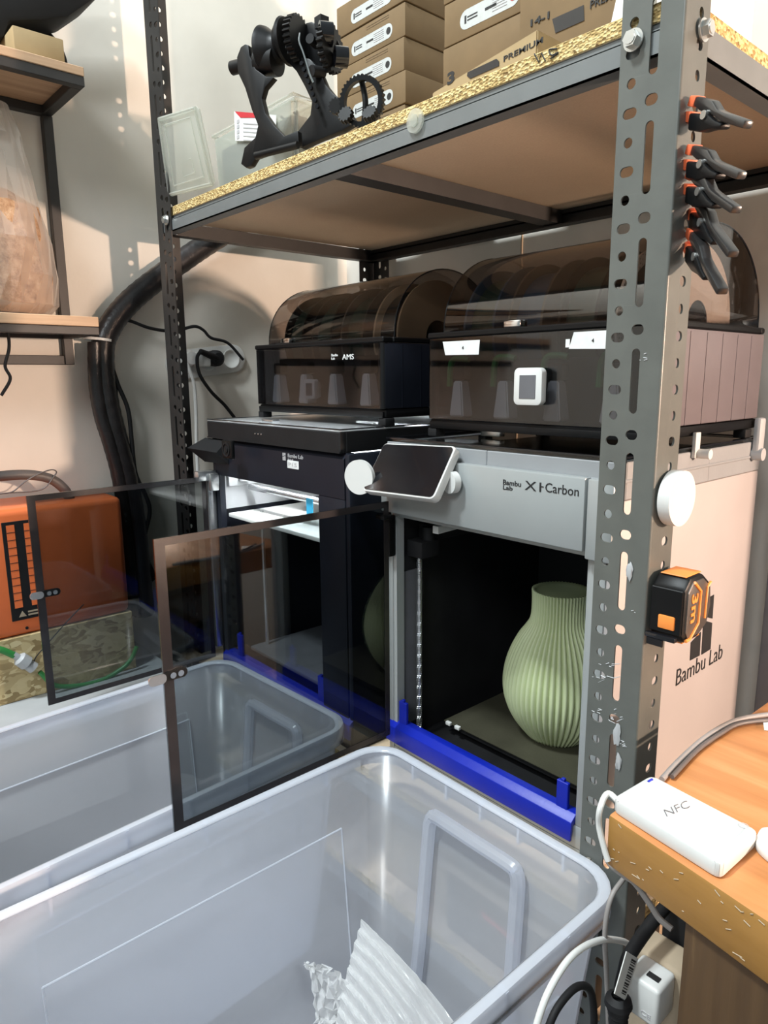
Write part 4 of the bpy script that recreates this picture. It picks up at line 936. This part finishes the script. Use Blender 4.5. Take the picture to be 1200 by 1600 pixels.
for k in range(5):
    carton(-0.062 + 0.002 * (k % 2), 0.130, 0.18, 0.378, TOP + 0.0005 + hm * k, TOP + 0.0005 + hm * (k + 1), 'brown filament carton, %s of the middle stack' % (nm[k] if k < 4 else 'topmost'), mat='cardboard', lab=(0.48, 0.42) if k in (3, 1) else None, group='filament cartons in the middle stack', dot='red' if k == 3 else 'ink')
c3 = carton(0.163, 0.338, 0.086, 0.102, TOP + 0.0005, 1.18, 'tall brown carton with a dark window, lettered PREMIUM, right of the middle stack')
lc = [Y(0.0855, *p) for p in ((863, 30), (912, 8), (913, 32), (868, 52))]
b = BM(); prism(b, lc, (0, -0.0004, 0)); put('window', b, 'blackgloss', c3)
text('PREMIUM', Y(0.0852, 922, 14), (1, 0, 0), (0, 0, 1), 0.0085, 'ink', c3, 0.050, bold=0.01)
text('14-1', Y(0.0852, 829, 42), (1, 0, 0), (0, 0, 1), 0.008, 'ink', c3, 0.028, bold=0.02)
y3 = 0.0
pa, pb, pc = Y(y3, 675, 145), Y(y3, 840, 45), Y(y3, 848, 42)
zt3 = 0.975
zt3 = (pa.z + pb.z) / 2
c4 = thing('filament_carton', 'light brown low carton marked with a 3 at the front of the shelf', 'carton', (0.15, 0.03, TOP))
b = BM(); hexa(b, [(pa.x, y3, TOP + 0.0005), (pb.x, y3, TOP + 0.0005), (pb.x, y3 + 0.080, TOP + 0.0005), (pa.x, y3 + 0.080, TOP + 0.0005)], [(pa.x, y3, pa.z), (pb.x, y3, pb.z), (pb.x, y3 + 0.080, pb.z), (pa.x, y3 + 0.080, pa.z)]); bmesh.ops.bevel(b, geom=list(b.edges), offset=0.0015, segments=2, affect='EDGES'); put('carton_body', b, 'cardlight', c4)
b = BM(); prism(b, [Y(y3 - 0.0003, *p) for p in ((731, 113), (776, 92), (780, 96), (780, 103), (735, 123), (730, 119))], (0, -0.0005, 0)); put('window', b, 'blackgloss', c4)
text('3', Y(y3 - 0.0003, 699, 134), (0.98, 0, 0.08), (0, 0, 1), 0.014, 'ink', c4, 0.012, bold=0.04)
text('PREMIUM', Y(y3 - 0.0003, 787, 97), (1, 0, 0.05), (0, 0, 1), 0.006, 'ink', c4, 0.055, bold=0.01)
q = Y(0.0, 944, 30); q.x = min(q.x, 0.355)
b = BM(); prism(b, [(q.x, 0.0, TOP + 0.0005), (q.x + 0.045, 0.0, TOP + 0.0005), (q.x + 0.045, 0.0, TOP + 0.12), (q.x + 0.028, 0.0, TOP + 0.12)], (0, 0.07, 0), 0.002)
tag(put('white_folder', b, 'white'), 'white slanted folder on the upper shelf just left of the front post', 'folder')
q = X(0.44, 1130, 60); b = BM(); box(b, 0.405, 0.455, -0.015, 0.088, TOP + 0.0005, TOP + 0.22, 0.003)
tag(put('white_box', b, 'white'), 'white box on the upper shelf at the right of the front post', 'box')
# ------------------------------------------------------------------ left wall: cables, outlet
def cable(name, pts, r, mat, label=None, cat='cable', n=8, sm=True):
    b = BM(); tube(b, pts, r, n, smooth=sm); o = put(name, b, mat, sharp=60)
    if label: tag(o, label, cat)
    return o
CX = -0.705
cd = thing('cable_conduit', 'thick black cable conduit curving down the wall behind the left rack post', 'conduit', X(CX, 158, 545))
pth = [X(CX, *p) for p in ((470, 290), (400, 335), (332, 376), (290, 404), (240, 440), (200, 474), (172, 510), (160, 548), (166, 620), (180, 680), (196, 740), (212, 830), (225, 960))]
b = BM(); tube(b, pth, 0.0235, 16, rf=lambda f, i: 1 + 0.035 * (i % 2)); put('conduit_tube', b, 'conduit', cd, sharp=60)
b = BM(); tube(b, [X(CX + 0.01, *p) for p in ((148, 535), (150, 600), (158, 650), (172, 695), (186, 750), (198, 830), (208, 960))], 0.0145, 12, rf=lambda f, i: 1 + 0.04 * (i % 2)); put('conduit_tube', b, 'conduit', cd, sharp=60)
b = BM(); q = X(CX, 154, 531); turned(b, [(0.027, -0.0025), (0.029, -0.0025), (0.029, 0.0025), (0.027, 0.0025), (0.027, -0.0025)], q, (0, 0.1, 1), 28); put('cable_tie', b, 'white', cd)
cable('wall_cable', [X(-0.70, *p) for p in ((158, 508), (190, 501), (205, 502), (232, 512), (262, 517), (285, 514), (305, 510), (318, 516), (330, 528), (356, 536), (380, 562))], 0.0035, 'blackmatte', 'thin black cable running from the conduit behind the post to the wall outlet')
cable('wall_cable', [X(-0.695, *p) for p in ((168, 520), (172, 560), (184, 600), (200, 640), (206, 690), (212, 740), (228, 775), (234, 800), (226, 840), (228, 870), (240, 903), (212, 912), (204, 913))], 0.0048, 'blackmatte', 'black cable hanging beside the conduit down behind the glass door')
ol = thing('wall_outlet', 'white rounded triple wall outlet behind the left rack post', 'outlet', X(WX, 320, 562))
lft, rgt = X(WX, 258, 573), X(WX, 380, 558)
cen = (lft + rgt) / 2; uu = (rgt - lft).normalized(); vv = Vector((0, -uu.z, uu.y)); ln = (rgt - lft).length
b = BM(); prism(b, [cen + uu * p[0] + vv * p[1] for p in rrect(ln, 0.066, 0.0325, 8)], (0.009, 0, 0), 0.002); put('cover_plate', b, 'whiteplastic', ol)
for f in (-0.31, 0.0, 0.31):
    b = BM(); c = cen + uu * (ln * f) + Vector((0.0092, 0, 0)); turned(b, [(0.022, 0), (0.022, 0.0012), (0.019, 0.0012), (0.017, -0.0001), (0, -0.0001)], c, (1, 0, 0), 32); put('socket', b, 'white', ol)
pc = X(WX + 0.02, 334, 560)
pl = thing('power_plug', 'black round power plug in the wall outlet', 'plug', pc)
b = BM(); turned(b, [(0, -0.010), (0.0175, -0.010), (0.019, 0.004), (0.018, 0.018), (0.012, 0.024), (0, 0.025)], pc, (1, 0, 0), 28); put('plug_body', b, 'blackmatte', pl)
b = BM(); cyl(b, pc + Vector((0.016, 0, 0)), X(WX + 0.05, 313, 549), 0.009, 0.006, 14); put('strain_relief', b, 'blackmatte', pl)
b = BM(); tube(b, [X(WX + 0.05, *p) for p in ((314, 548), (308, 560), (312, 585), (330, 612), (350, 632), (366, 652))], 0.0042, 8); put('cord', b, 'blackmatte', pl)
pc = X(WX + 0.02, 292, 560)
pl = thing('power_plug', 'white power plug with white cord in the wall outlet, beside the post', 'plug', pc)
b = BM(); turned(b, [(0, -0.010), (0.019, -0.010), (0.019, 0.006), (0.014, 0.026), (0, 0.028)], pc, (1, 0, 0), 24); put('plug_body', b, 'whiteplastic', pl)
b = BM(); box(b, pc.x - 0.01, pc.x + 0.02, pc.y + 0.0195, pc.y + 0.05, pc.z - 0.018, pc.z + 0.014, 0.004); put('adapter', b, 'white', pl)
b = BM(); tube(b, [X(WX + 0.04, *p) for p in ((290, 560), (296, 578), (303, 600), (306, 640), (307, 690), (309, 740))], 0.0042, 8); put('cord', b, 'whiteplastic', pl)
# ------------------------------------------------------------------ wall shelf unit at the left
ws = thing('wall_shelf', 'wood and black steel wall shelf unit at the left edge', 'shelf', (WX, -0.45, 0.63))
YE = -0.21
def xe(px, py): return Y(YE, px, py)
for (pw, pm_, pb_, nmz) in ((104, 120, 137, 132), (495, 511, 524, 155)):
    tp_, md, bt = xe(nmz, pw), xe(nmz, pm_), xe(nmz, pb_)
    xr = md.x
    b = BM(); box(b, WX, xr, -1.1, YE, md.z + 0.0003, tp_.z, 0.001, 1); put('shelf_board', b, 'oak', ws)
    for (a0, a1, c0, c1) in ((xr - 0.018, xr - 0.001, -1.1, YE), (WX, WX + 0.018, -1.1, YE), (WX + 0.018, xr - 0.018, YE - 0.018, YE)):
        b = BM(); box(b, a0, a1, c0, c1, bt.z, md.z, 0.001, 1); put('steel_bar', b, 'rack_dark', ws)
zt_ = xe(132, 137).z; zb_ = X(WX, 95, 570).z
b = BM(); box(b, WX, WX + 0.018, YE - 0.018, YE, zb_, zt_ - 0.0005, 0.001, 1); put('upright', b, 'rack_dark', ws)
b = BM(); box(b, WX, WX + 0.018, -1.1, YE - 0.019, zb_, zb_ + 0.018, 0.001, 1); put('steel_bar', b, 'rack_dark', ws)
sh1, sh2 = xe(132, 104).z, xe(155, 495).z
# items on the wall shelves
cq = [X(-0.575, *p) for p in ((19, 38), (97, 61), (102, 95), (20, 72))]
b = BM(); y0_, y1_ = cq[0].y, cq[1].y + 0.002
box(b, -0.70, -0.575, y0_, y1_, sh1 + 0.0005, (cq[1].z + cq[0].z) / 2, 0.002); tag(put('small_carton', b, 'cardlight'), 'plain tan carton on the upper wall shelf', 'carton')
t = thing('black_reel', 'black reel standing behind the tan carton on the upper wall shelf', 'reel', (-0.72, (y0_ + y1_) / 2, sh1))
qr = X(-0.72, 50, 80)
for dx in (0.0, 0.022):
    b = BM(); turned(b, [(0.012, 0), (0.060, 0), (0.060, 0.003), (0.012, 0.003), (0.012, 0)], (-0.735 + dx, qr.y, sh1 + 0.061), (1, 0, 0), 48); put('flange', b, 'black', t)
b = BM(); cyl(b, (-0.732, qr.y, sh1 + 0.061), (-0.713, qr.y, sh1 + 0.061), 0.045, n=36); put('winding', b, 'blackmatte', t)
b = BM(); hx = [X(-0.62, *p) for p in ((-70, -60), (190, -45), (146, 0), (108, 26), (64, 31), (15, 33), (6, 60), (-70, 60))]
prism(b, hx, (-0.085, 0, 0), 0.006)
tag(put('hopper', b, 'blackmatte'), 'black angular hopper on a stand at the top left of the wall shelf', 'hopper')
# bag of wood shavings
t = thing('shavings_bag', 'clear plastic bag of brown wood shavings on the lower wall shelf', 'bag', (-0.63, -0.36, sh2))
bx, by = -0.645, X(-0.62, 10, 480).y - 0.02
def sack(bm, zs, top_in, jit, n=36, sc=1.0):
    rings = []
    for k, (z, rx, ry) in enumerate(zs):
        rings.append([bm.verts.new((bx + cos(2 * pi * i / n) * rx * sc * (1 + jit * random.uniform(-1, 1)), by + sin(2 * pi * i / n) * ry * sc * (1 + jit * random.uniform(-1, 1)), sh2 + z + jit * 0.03 * random.uniform(-1, 1) + 0.0008)) for i in range(n)])
    for A, B in zip(rings, rings[1:]):
        for i in range(n): bm.faces.new((A[i], A[(i + 1) % n], B[(i + 1) % n], B[i]))
    bm.faces.new(rings[0][::-1]); bm.faces.new(rings[-1]); return bm
ryb = X(-0.645, 82, 440).y - by
b = sack(BM(), [(0.004, 0.05, ryb * 0.85), (0.02, 0.068, ryb), (0.07, 0.072, ryb * 1.02), (0.14, 0.068, ryb * 1.0), (0.19, 0.055, ryb * 0.92), (0.215, 0.02, ryb * 0.5)], 0, 0.03, sc=0.96)
put('wood_shavings', b, 'shavings', t, kind='stuff')
b = sack(BM(), [(0.001, 0.05, ryb * 0.88), (0.02, 0.070, ryb * 1.02), (0.07, 0.075, ryb * 1.05), (0.13, 0.070, ryb * 1.0), (0.18, 0.056, ryb * 0.92), (0.25, 0.035, ryb * 0.80), (0.31, 0.018, ryb * 0.70), (0.36, 0.010, ryb * 0.55)], 0, 0.06)
put('plastic_bag', b, 'filmbag', t, solid=0, sharp=0)
cable('wall_cable', [X(-0.60, *p) for p in ((-6, 470), (2, 500), (12, 520), (14, 545), (8, 572), (16, 592), (2, 618))], 0.0028, 'blackmatte', 'short black cable hanging at the left edge below the lower wall shelf')
# ------------------------------------------------------------------ orange machine on its OSB block
OX = -0.58
oe = X(OX, 207, 955); ot = X(OX, 200, 778)
orr = thing('orange_cabinet', 'orange metal cabinet with a black vent panel, seen partly through the glass door', 'cabinet', (-0.66, -0.4, 0.13))
yr, zb0, zt0 = -0.19, 0.134, 0.372
b = BM(); box(b, -0.735, OX, -0.85, yr, zb0, zt0, 0.012, 4); put('cabinet_body', b, 'orange', orr)
b = BM(); fr = [X(OX + 0.0006, *p) for p in ((3, 815), (140, 808), (140, 965), (17, 972))]
ya, za = X(OX, 3, 815).y, X(OX, 3, 817).z; yb_, zc_ = X(OX, 72, 975).y, X(OX, 17, 972).z
b = BM(); box(b, OX + 0.0001, OX + 0.0014, ya - 0.002, yb_ + 0.002, zc_, za, 0.0005, 1); vp = put('vent_panel', b, 'blackmatte', orr)
for k in range(2):
    y0_ = ya + 0.005 + k * (yb_ - ya) * 0.53
    b = BM(); box(b, OX + 0.0015, OX + 0.0020, y0_, y0_ + 0.0135, zc_ + 0.024, za - 0.006)
    st_ = put('scale_strip', b, 'orange', vp)
    b = BM()
    for j in range(1, 11):
        zz = zc_ + 0.024 + (za - zc_ - 0.030) * j / 11; box(b, OX + 0.0021, OX + 0.0024, y0_, y0_ + 0.0135, zz, zz + 0.0010)
    put('scale_marks', b, 'ink', st_)
b = BM(); y0_ = ya + 0.010; prism(b, [(OX + 0.0015, y0_, zc_ + 0.006), (OX + 0.0015, y0_ + 0.013, zc_ + 0.006), (OX + 0.0015, y0_ + 0.0065, zc_ + 0.017)], (0.0005, 0, 0)); put('warning_triangle', b, 'cardtan', vp)
b = BM(); box(b, OX + 0.0015, OX + 0.002, y0_ + 0.016, y0_ + 0.040, zc_ + 0.012, zc_ + 0.015); box(b, OX + 0.0015, OX + 0.002, y0_ + 0.016, y0_ + 0.040, zc_ + 0.006, zc_ + 0.009); put('print', b, 'cardtan', vp)
for px, py in ((196, 804), (203, 930), (42, 981)):
    q = X(OX + 0.0002, px, py); b = BM(); cyl(b, q, q + Vector((0.001, 0, 0)), 0.0028, n=14); put('screw', b, 'blackmatte', orr)
b = BM(); hp_ = [Z(zt0 + 0.012, *p) for p in ((-40, 748), (0, 745), (50, 742), (85, 749), (105, 762), (118, 790))]
o = put('hose', (lambda b: tube(b, [X(-0.63, *p) for p in ((-60, 752), (0, 744), (45, 742), (78, 748), (100, 764), (112, 786))], 0.0095, 14))(b), 'hosegrey'); tag(o, 'thick dark grey hose lying over the top of the orange cabinet', 'hose')
cable('thin_wire', [X(-0.62, *p) for p in ((0, 772), (20, 768), (40, 752), (62, 740), (80, 734), (88, 737), (84, 745), (70, 762), (50, 768), (15, 770))], 0.0013, 'hosegrey', 'thin grey wire loop beside the grey hose above the orange cabinet', 'wire', 6)
b = BM(); box(b, -0.735, OX + 0.002, -0.85, yr + 0.002, 0.0105, 0.1335, 0.001, 1); tag(put('osb_block', b, 'osb'), 'oriented strand board block under the orange cabinet', 'board')
b = BM(); box(b, -0.738, -0.468, -0.85, -0.13, -0.02, 0.010, 0.002); 
bt_ = thing('workbench', 'low pale workbench under the strand board block at the left edge', 'workbench', (-0.6, -0.4, FZ))
put('bench_top', b, 'greyplastic', bt_)
for yy in (-0.8, -0.17):
    for xx in (-0.73, -0.50):
        b = BM(); box(b, xx, xx + 0.03, yy, yy + 0.03, FZ, -0.0202); put('leg', b, 'rack_dark', bt_)
hz = thing('garden_hose', 'green hose with a grey screw connector in front of the strand board', 'hose', X(-0.565, 30, 1040))
b = BM(); tube(b, [X(-0.565, *p) for p in ((-30, 1012), (0, 1015), (22, 1024))], 0.0062, 12); put('hose_tube', b, 'greenplastic', hz)
b = BM(); a, c = X(-0.565, 20, 1022), X(-0.565, 62, 1050); turned(b, [(0.006, 0), (0.0065, 0.012), (0.0095, 0.013), (0.013, 0.016), (0.0135, 0.032), (0.0105, 0.034), (0.011, 0.048), (0.006, 0.05)], a, c - a, 24); put('connector', b, 'greyplastic', hz)
b = BM(); tube(b, [X(-0.565, *p) for p in ((62, 1050), (90, 1072), (150, 1066), (190, 1045), (206, 1028), (214, 1010))], 0.0045, 10); put('hose_tube', b, 'greenplastic', hz)
cable('thin_wire', [X(-0.562, *p) for p in ((52, 1040), (56, 1027), (74, 1006), (104, 972), (131, 944))], 0.0011, 'ink', 'thin stiff black wire rising from the grey hose connector', 'wire', 6)
# ------------------------------------------------------------------ desk at the right
DZ = 0.24
d0 = Z(DZ, 950, 1272); d1 = Z(DZ, 1200, 1440); d2 = Z(DZ, 1200, 1095)
fd_ = (d1 - d0).normalized(); sd = (d2 - d0).normalized()
desk = thing('desk', 'worn orange-brown wooden desk with a scratched front edge at the right', 'desk', (0.9, 0.1, FZ))
P0 = d0; P1 = d0 + fd_ * 1.1; P2 = P1 + sd * 0.36; P3 = d0 + sd * 0.36
b = BM(); prism(b, [p - Vector((0, 0, 0.047)) for p in (P0, P1, P2, P3)], (0, 0, 0.047), 0.003); o = put('desk_top', b, 'desktop', desk)
o.data.materials.append(MATS['deskedge'])
for p in o.data.polygons:
    if p.normal.z < 0.6: p.material_index = 1
lg0 = Z(DZ - 0.047, 1056, 1415)
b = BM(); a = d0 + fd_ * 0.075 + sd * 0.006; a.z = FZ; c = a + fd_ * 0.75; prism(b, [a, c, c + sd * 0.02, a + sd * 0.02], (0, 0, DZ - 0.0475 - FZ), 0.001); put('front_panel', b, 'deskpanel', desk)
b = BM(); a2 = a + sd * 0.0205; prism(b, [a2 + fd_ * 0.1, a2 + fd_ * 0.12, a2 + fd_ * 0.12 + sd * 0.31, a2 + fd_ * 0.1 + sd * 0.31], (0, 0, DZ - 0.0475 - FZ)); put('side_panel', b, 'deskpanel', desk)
b = BM()
rnd = random.Random(3)
for k in range(34):
    s0 = rnd.uniform(0.0, 0.17); z_ = DZ - rnd.uniform(0.002, 0.044); L_ = rnd.uniform(0.002, 0.008)
    p = d0 + fd_ * s0; p.z = z_; n_ = Vector((fd_.y, -fd_.x, 0)) * 0.0002
    e = p + fd_ * L_ * rnd.uniform(0.3, 1) + Vector((0, 0, rnd.uniform(-0.5, 0.5) * L_)); tube(b, [p + n_, e + n_], 0.00045, 4, smooth=False)
o = put('scratches', b, 'cardtan', desk, kind='stuff')
# card reader
RZ = DZ + 0.0135
rq = [Z(RZ, *p) for p in ((957, 1246), (1018, 1210), (1187, 1298), (1127, 1352))]
rd = thing('card_reader', 'white flat NFC card reader lying on the corner of the desk', 'card reader', ((rq[0] + rq[2]) / 2).to_2d().to_3d() + Vector((0, 0, DZ)))
def rr4(q, f):  # rounded quad
    out = []
    for i in range(4):
        a, c, e = q[i - 1], q[i], q[(i + 1) % 4]
        for k in range(5):
            t = k / 4; A = c + (a - c).normalized() * f; B = c + (e - c).normalized() * f
            out.append(A * (1 - t) ** 2 + c * 2 * t * (1 - t) + B * t * t)
    return out
b = BM(); prism(b, [p - Vector((0, 0, 0.0130)) for p in rr4(rq, 0.007)], (0, 0, 0.0130), 0.0022); body = put('reader_body', b, 'whiteplastic', rd)
cc = sum(rq, Vector()) / 4
iq = [cc + (p - cc) * 0.86 for p in rq]
b = BM(); pts = rr4(iq, 0.006) ; tube(b, [p + Vector((0, 0, 0.0001)) for p in pts + pts[:1]], 0.0006, 5, smooth=False); put('inset_line', b, 'whiteplastic', body)
q = Z(RZ, 1016, 1220); b = BM(); ee = (rq[1] - rq[0]).normalized(); tube(b, [q - ee * 0.003, q + ee * 0.003], 0.0012, 8, smooth=False); put('status_light', b, 'blue', body)
dl = (rq[3] - rq[0]).normalized(); dn = (rq[1] - rq[0]).normalized()
text('NFC', Z(RZ + 0.0002, 1042, 1276), (Z(RZ, 1086, 1258) - Z(RZ, 1042, 1276)).normalized(), (Z(RZ, 1042, 1262) - Z(RZ, 1050, 1278)).normalized(), 0.009, 'cabinetgrey', body, 0.027, bold=-0.02)
b = BM(); q = Z(RZ + 0.0002, 1162, 1290); tube(b, [q + Vector((0.0035 * cos(k * pi / 8), 0.0035 * sin(k * pi / 8), 0)) for k in range(17)], 0.0003, 4, smooth=False); put('round_mark', b, 'inkgrey', body)
b = BM(); tube(b, [rq[0] + Vector((0.004, 0.006, -0.006)), Z(RZ - 0.004, 950, 1240)] + [Y(d0.y - 0.004, *p) for p in ((938, 1262), (936, 1290), (944, 1325), (950, 1345))], 0.0026, 10); put('cord', b, 'whiteplastic', rd)
b = BM(); tube(b, [Y(d0.y + 0.012, *p) for p in ((946, 1338), (955, 1352), (975, 1368), (992, 1380), (1015, 1412), (1030, 1435), (1050, 1452))], 0.0026, 10); put('cord', b, 'greycable', rd)
b = BM(); c_ = [Z(DZ + 0.006, *p) for p in ((1176, 1318), (1190, 1290), (1260, 1310), (1250, 1380), (1196, 1336))]; prism(b, [p - Vector((0, 0, 0.0055)) for p in rr4([c_[0], c_[1], c_[2], c_[3]], 0.01)], (0, 0, 0.0075), 0.002)
tag(put('white_gadget', b, 'whiteplastic'), 'white rounded gadget cut by the right edge beside the card reader', 'gadget')
cable('desk_cable', [Z(DZ + 0.003, *p) for p in ((1034, 1218), (1060, 1190), (1095, 1158), (1130, 1135), (1165, 1122), (1240, 1112))], 0.0028, 'greycable', 'grey cable lying along the back left edge of the desk')
cable('desk_cable', [Z(DZ + 0.0035, *p) for p in ((1050, 1214), (1090, 1172), (1125, 1147), (1160, 1130), (1240, 1122))], 0.0022, 'hosegrey', 'thin dark cable lying on the desk beside the grey cable')
b = BM(); prism(b, [Z(DZ + 0.0006, *p) for p in ((1192, 1128), (1230, 1120), (1235, 1145), (1194, 1141))], (0, 0, 0.0015)); tag(put('paper_scrap', b, 'white'), 'small white scrap on the desk at the right edge', 'paper')
# ------------------------------------------------------------------ things behind and below
b = BM(); box(b, 0.405, 0.95, 0.415, 0.47, FZ, 0.60, 0.004); tag(put('dark_cabinet', b, 'cabinetgrey'), 'dark grey cabinet standing behind the grey printer', 'cabinet')
cb = -0.15
def pile(x0, x1_, y0, y1, z0, z1, mat, nm_, label, cat): 
    b = BM(); box(b, x0, x1_, y0, y1, z0, z1, 0.003); o = put(nm_, b, mat); tag(o, label, cat); return o
level(-0.20)
o = pile(0.02, 0.16, -0.03, 0.15, -0.1995, -0.105, 'cardlight', 'small_carton', 'pale carton on the lower rack shelf, seen through the foreground tub', 'carton')
pk = thing('black_package', 'black package with red printing on the lower rack shelf, seen through the tub', 'package', (0.3, 0.05, -0.2))
b = BM(); box(b, 0.175, 0.40, -0.045, 0.16, -0.1995, -0.10, 0.004); bd = put('package_body', b, 'black', pk)
b = BM(); prism(b, [(0.33, -0.0455, -0.15), (0.345, -0.0455, -0.125), (0.395, -0.0455, -0.12), (0.395, -0.0455, -0.17), (0.335, -0.0455, -0.172)], (0, -0.0006, 0)); put('red_patch', b, 'red', bd)
text('CAUTION', (0.336, -0.0463, -0.158), (1, 0, 0), (0, 0, 1), 0.010, 'label', bd, 0.05)
b = BM(); prism(b, [(0.24, -0.0455, -0.128), (0.30, -0.0455, -0.134), (0.305, -0.0455, -0.142), (0.245, -0.0455, -0.137)], (0, -0.0006, 0)); put('red_stripe', b, 'red', bd)
b = BM(); box(b, 0.16, 0.41, -0.05, -0.046, -0.098, -0.085); tag(put('wood_strip', b, 'cardtan'), 'pale wooden strip above the black package on the lower shelf', 'strip')
# under the desk
ul = lambda px, py, y=-0.165: Y(y, px, py)
XS = 0.505
cable('charging_cable', [X(XS, *p) for p in ((828, 1640), (845, 1580), (862, 1540), (888, 1500), (915, 1478), (945, 1468), (970, 1470), (980, 1474))], 0.0030, 'whiteplastic', 'white cable arching beside the foreground tub under the desk', n=10)
cable('hanging_cable', [X(XS, *p) for p in ((850, 1625), (868, 1580), (893, 1548), (912, 1540), (924, 1552), (928, 1590), (926, 1640))], 0.0034, 'blackmatte', 'black cord looping at the bottom beside the tub', n=10)
cable('hanging_cable', [X(XS, *p) for p in ((975, 1372), (957, 1398), (948, 1430), (945, 1470), (948, 1530), (952, 1640))], 0.0023, 'greycable', 'thin dark grey cord hanging straight down under the desk corner', n=10)
cable('hanging_cable', [X(XS + 0.01, *p) for p in ((1050, 1405), (1020, 1440), (985, 1490), (975, 1520), (968, 1560), (965, 1640))], 0.0062, 'blackmatte', 'thick black cord running down beside the white charger', n=12)
b = BM(); q = X(XS + 0.030, 966, 1562); turned(b, [(0.006, 0.0), (0.011, 0.003), (0.012, 0.008), (0.009, 0.010), (0.010, 0.013), (0.008, 0.015), (0.009, 0.018), (0.0075, 0.020), (0.0085, 0.024), (0.007, 0.045)], q + Vector((0, 0, 0.004)), (0.05, 0, -1), 20)
tag(put('plug_sleeve', b, 'blackmatte'), 'ribbed black plug sleeve left of the white charger', 'plug')
t = thing('barcode_tag', 'white barcode tag tied to the black plug beside the charger', 'tag', X(XS - 0.004, 980, 1520))
tq = [X(XS + 0.035, *p) for p in ((978, 1486), (996, 1497), (976, 1562), (959, 1552))]
b = BM(); prism(b, tq, (0.0008, 0, 0)); o = put('tag_paper', b, 'whiteplastic', t)
b = BM()
for k in range(14):
    f = 0.08 + 0.86 * k / 14; g = f + (0.025 if k % 3 else 0.045)
    A = tq[1].lerp(tq[2], f); B = tq[0].lerp(tq[3], f); A2 = tq[1].lerp(tq[2], g); B2 = tq[0].lerp(tq[3], g)
    prism(b, [A.lerp(B, 0.12), A.lerp(B, 0.5), A2.lerp(B2, 0.5), A2.lerp(B2, 0.12)], (0.001, 0, 0))
put('barcode', b, 'ink', o)
a = X(XS + 0.022, 1003, 1552)
t = thing('usb_charger', 'white USB wall charger plugged in under the desk corner', 'charger', a)
b = BM(); box(b, a.x - 0.016, a.x + 0.018, a.y - 0.004, a.y + 0.030, a.z - 0.026, a.z + 0.016, 0.004, 3); cb_ = put('charger_body', b, 'whiteplastic', t)
b = BM(); box(b, a.x + 0.0, a.x + 0.012, a.y + 0.006, a.y + 0.012, a.z + 0.0155, a.z + 0.0172); put('usb_port', b, 'ink', cb_)
text('CE', (a.x + 0.002, a.y - 0.0042, a.z - 0.018), (1, 0, 0), (0, 0, 1), 0.005, 'inkgrey', cb_, 0.010)
b = BM(); box(b, a.x - 0.03, a.x + 0.075, a.y + 0.031, a.y + 0.07, a.z - 0.16, a.z + 0.014, 0.006, 3); t2 = thing('power_strip', 'pale power strip standing upright behind the white charger', 'power strip', a); put('strip_body', b, 'cardtan', t2)
for k in range(2):
    b = BM(); q = Vector((a.x + 0.045, a.y + 0.0305, a.z - 0.012 - 0.055 * k)); turned(b, [(0.019, 0), (0.019, 0.0012), (0.0, 0.0012)], q, (0, -1, 0), 28); so = put('socket', b, 'greycable', t2)
b = BM(); box(b, 0.505, 0.575, a.y + 0.072, a.y + 0.12, FZ, 0.10, 0.012, 3); tag(put('black_bag', b, 'blackmatte'), 'black bulky adapter case in the shadow under the desk corner', 'case')
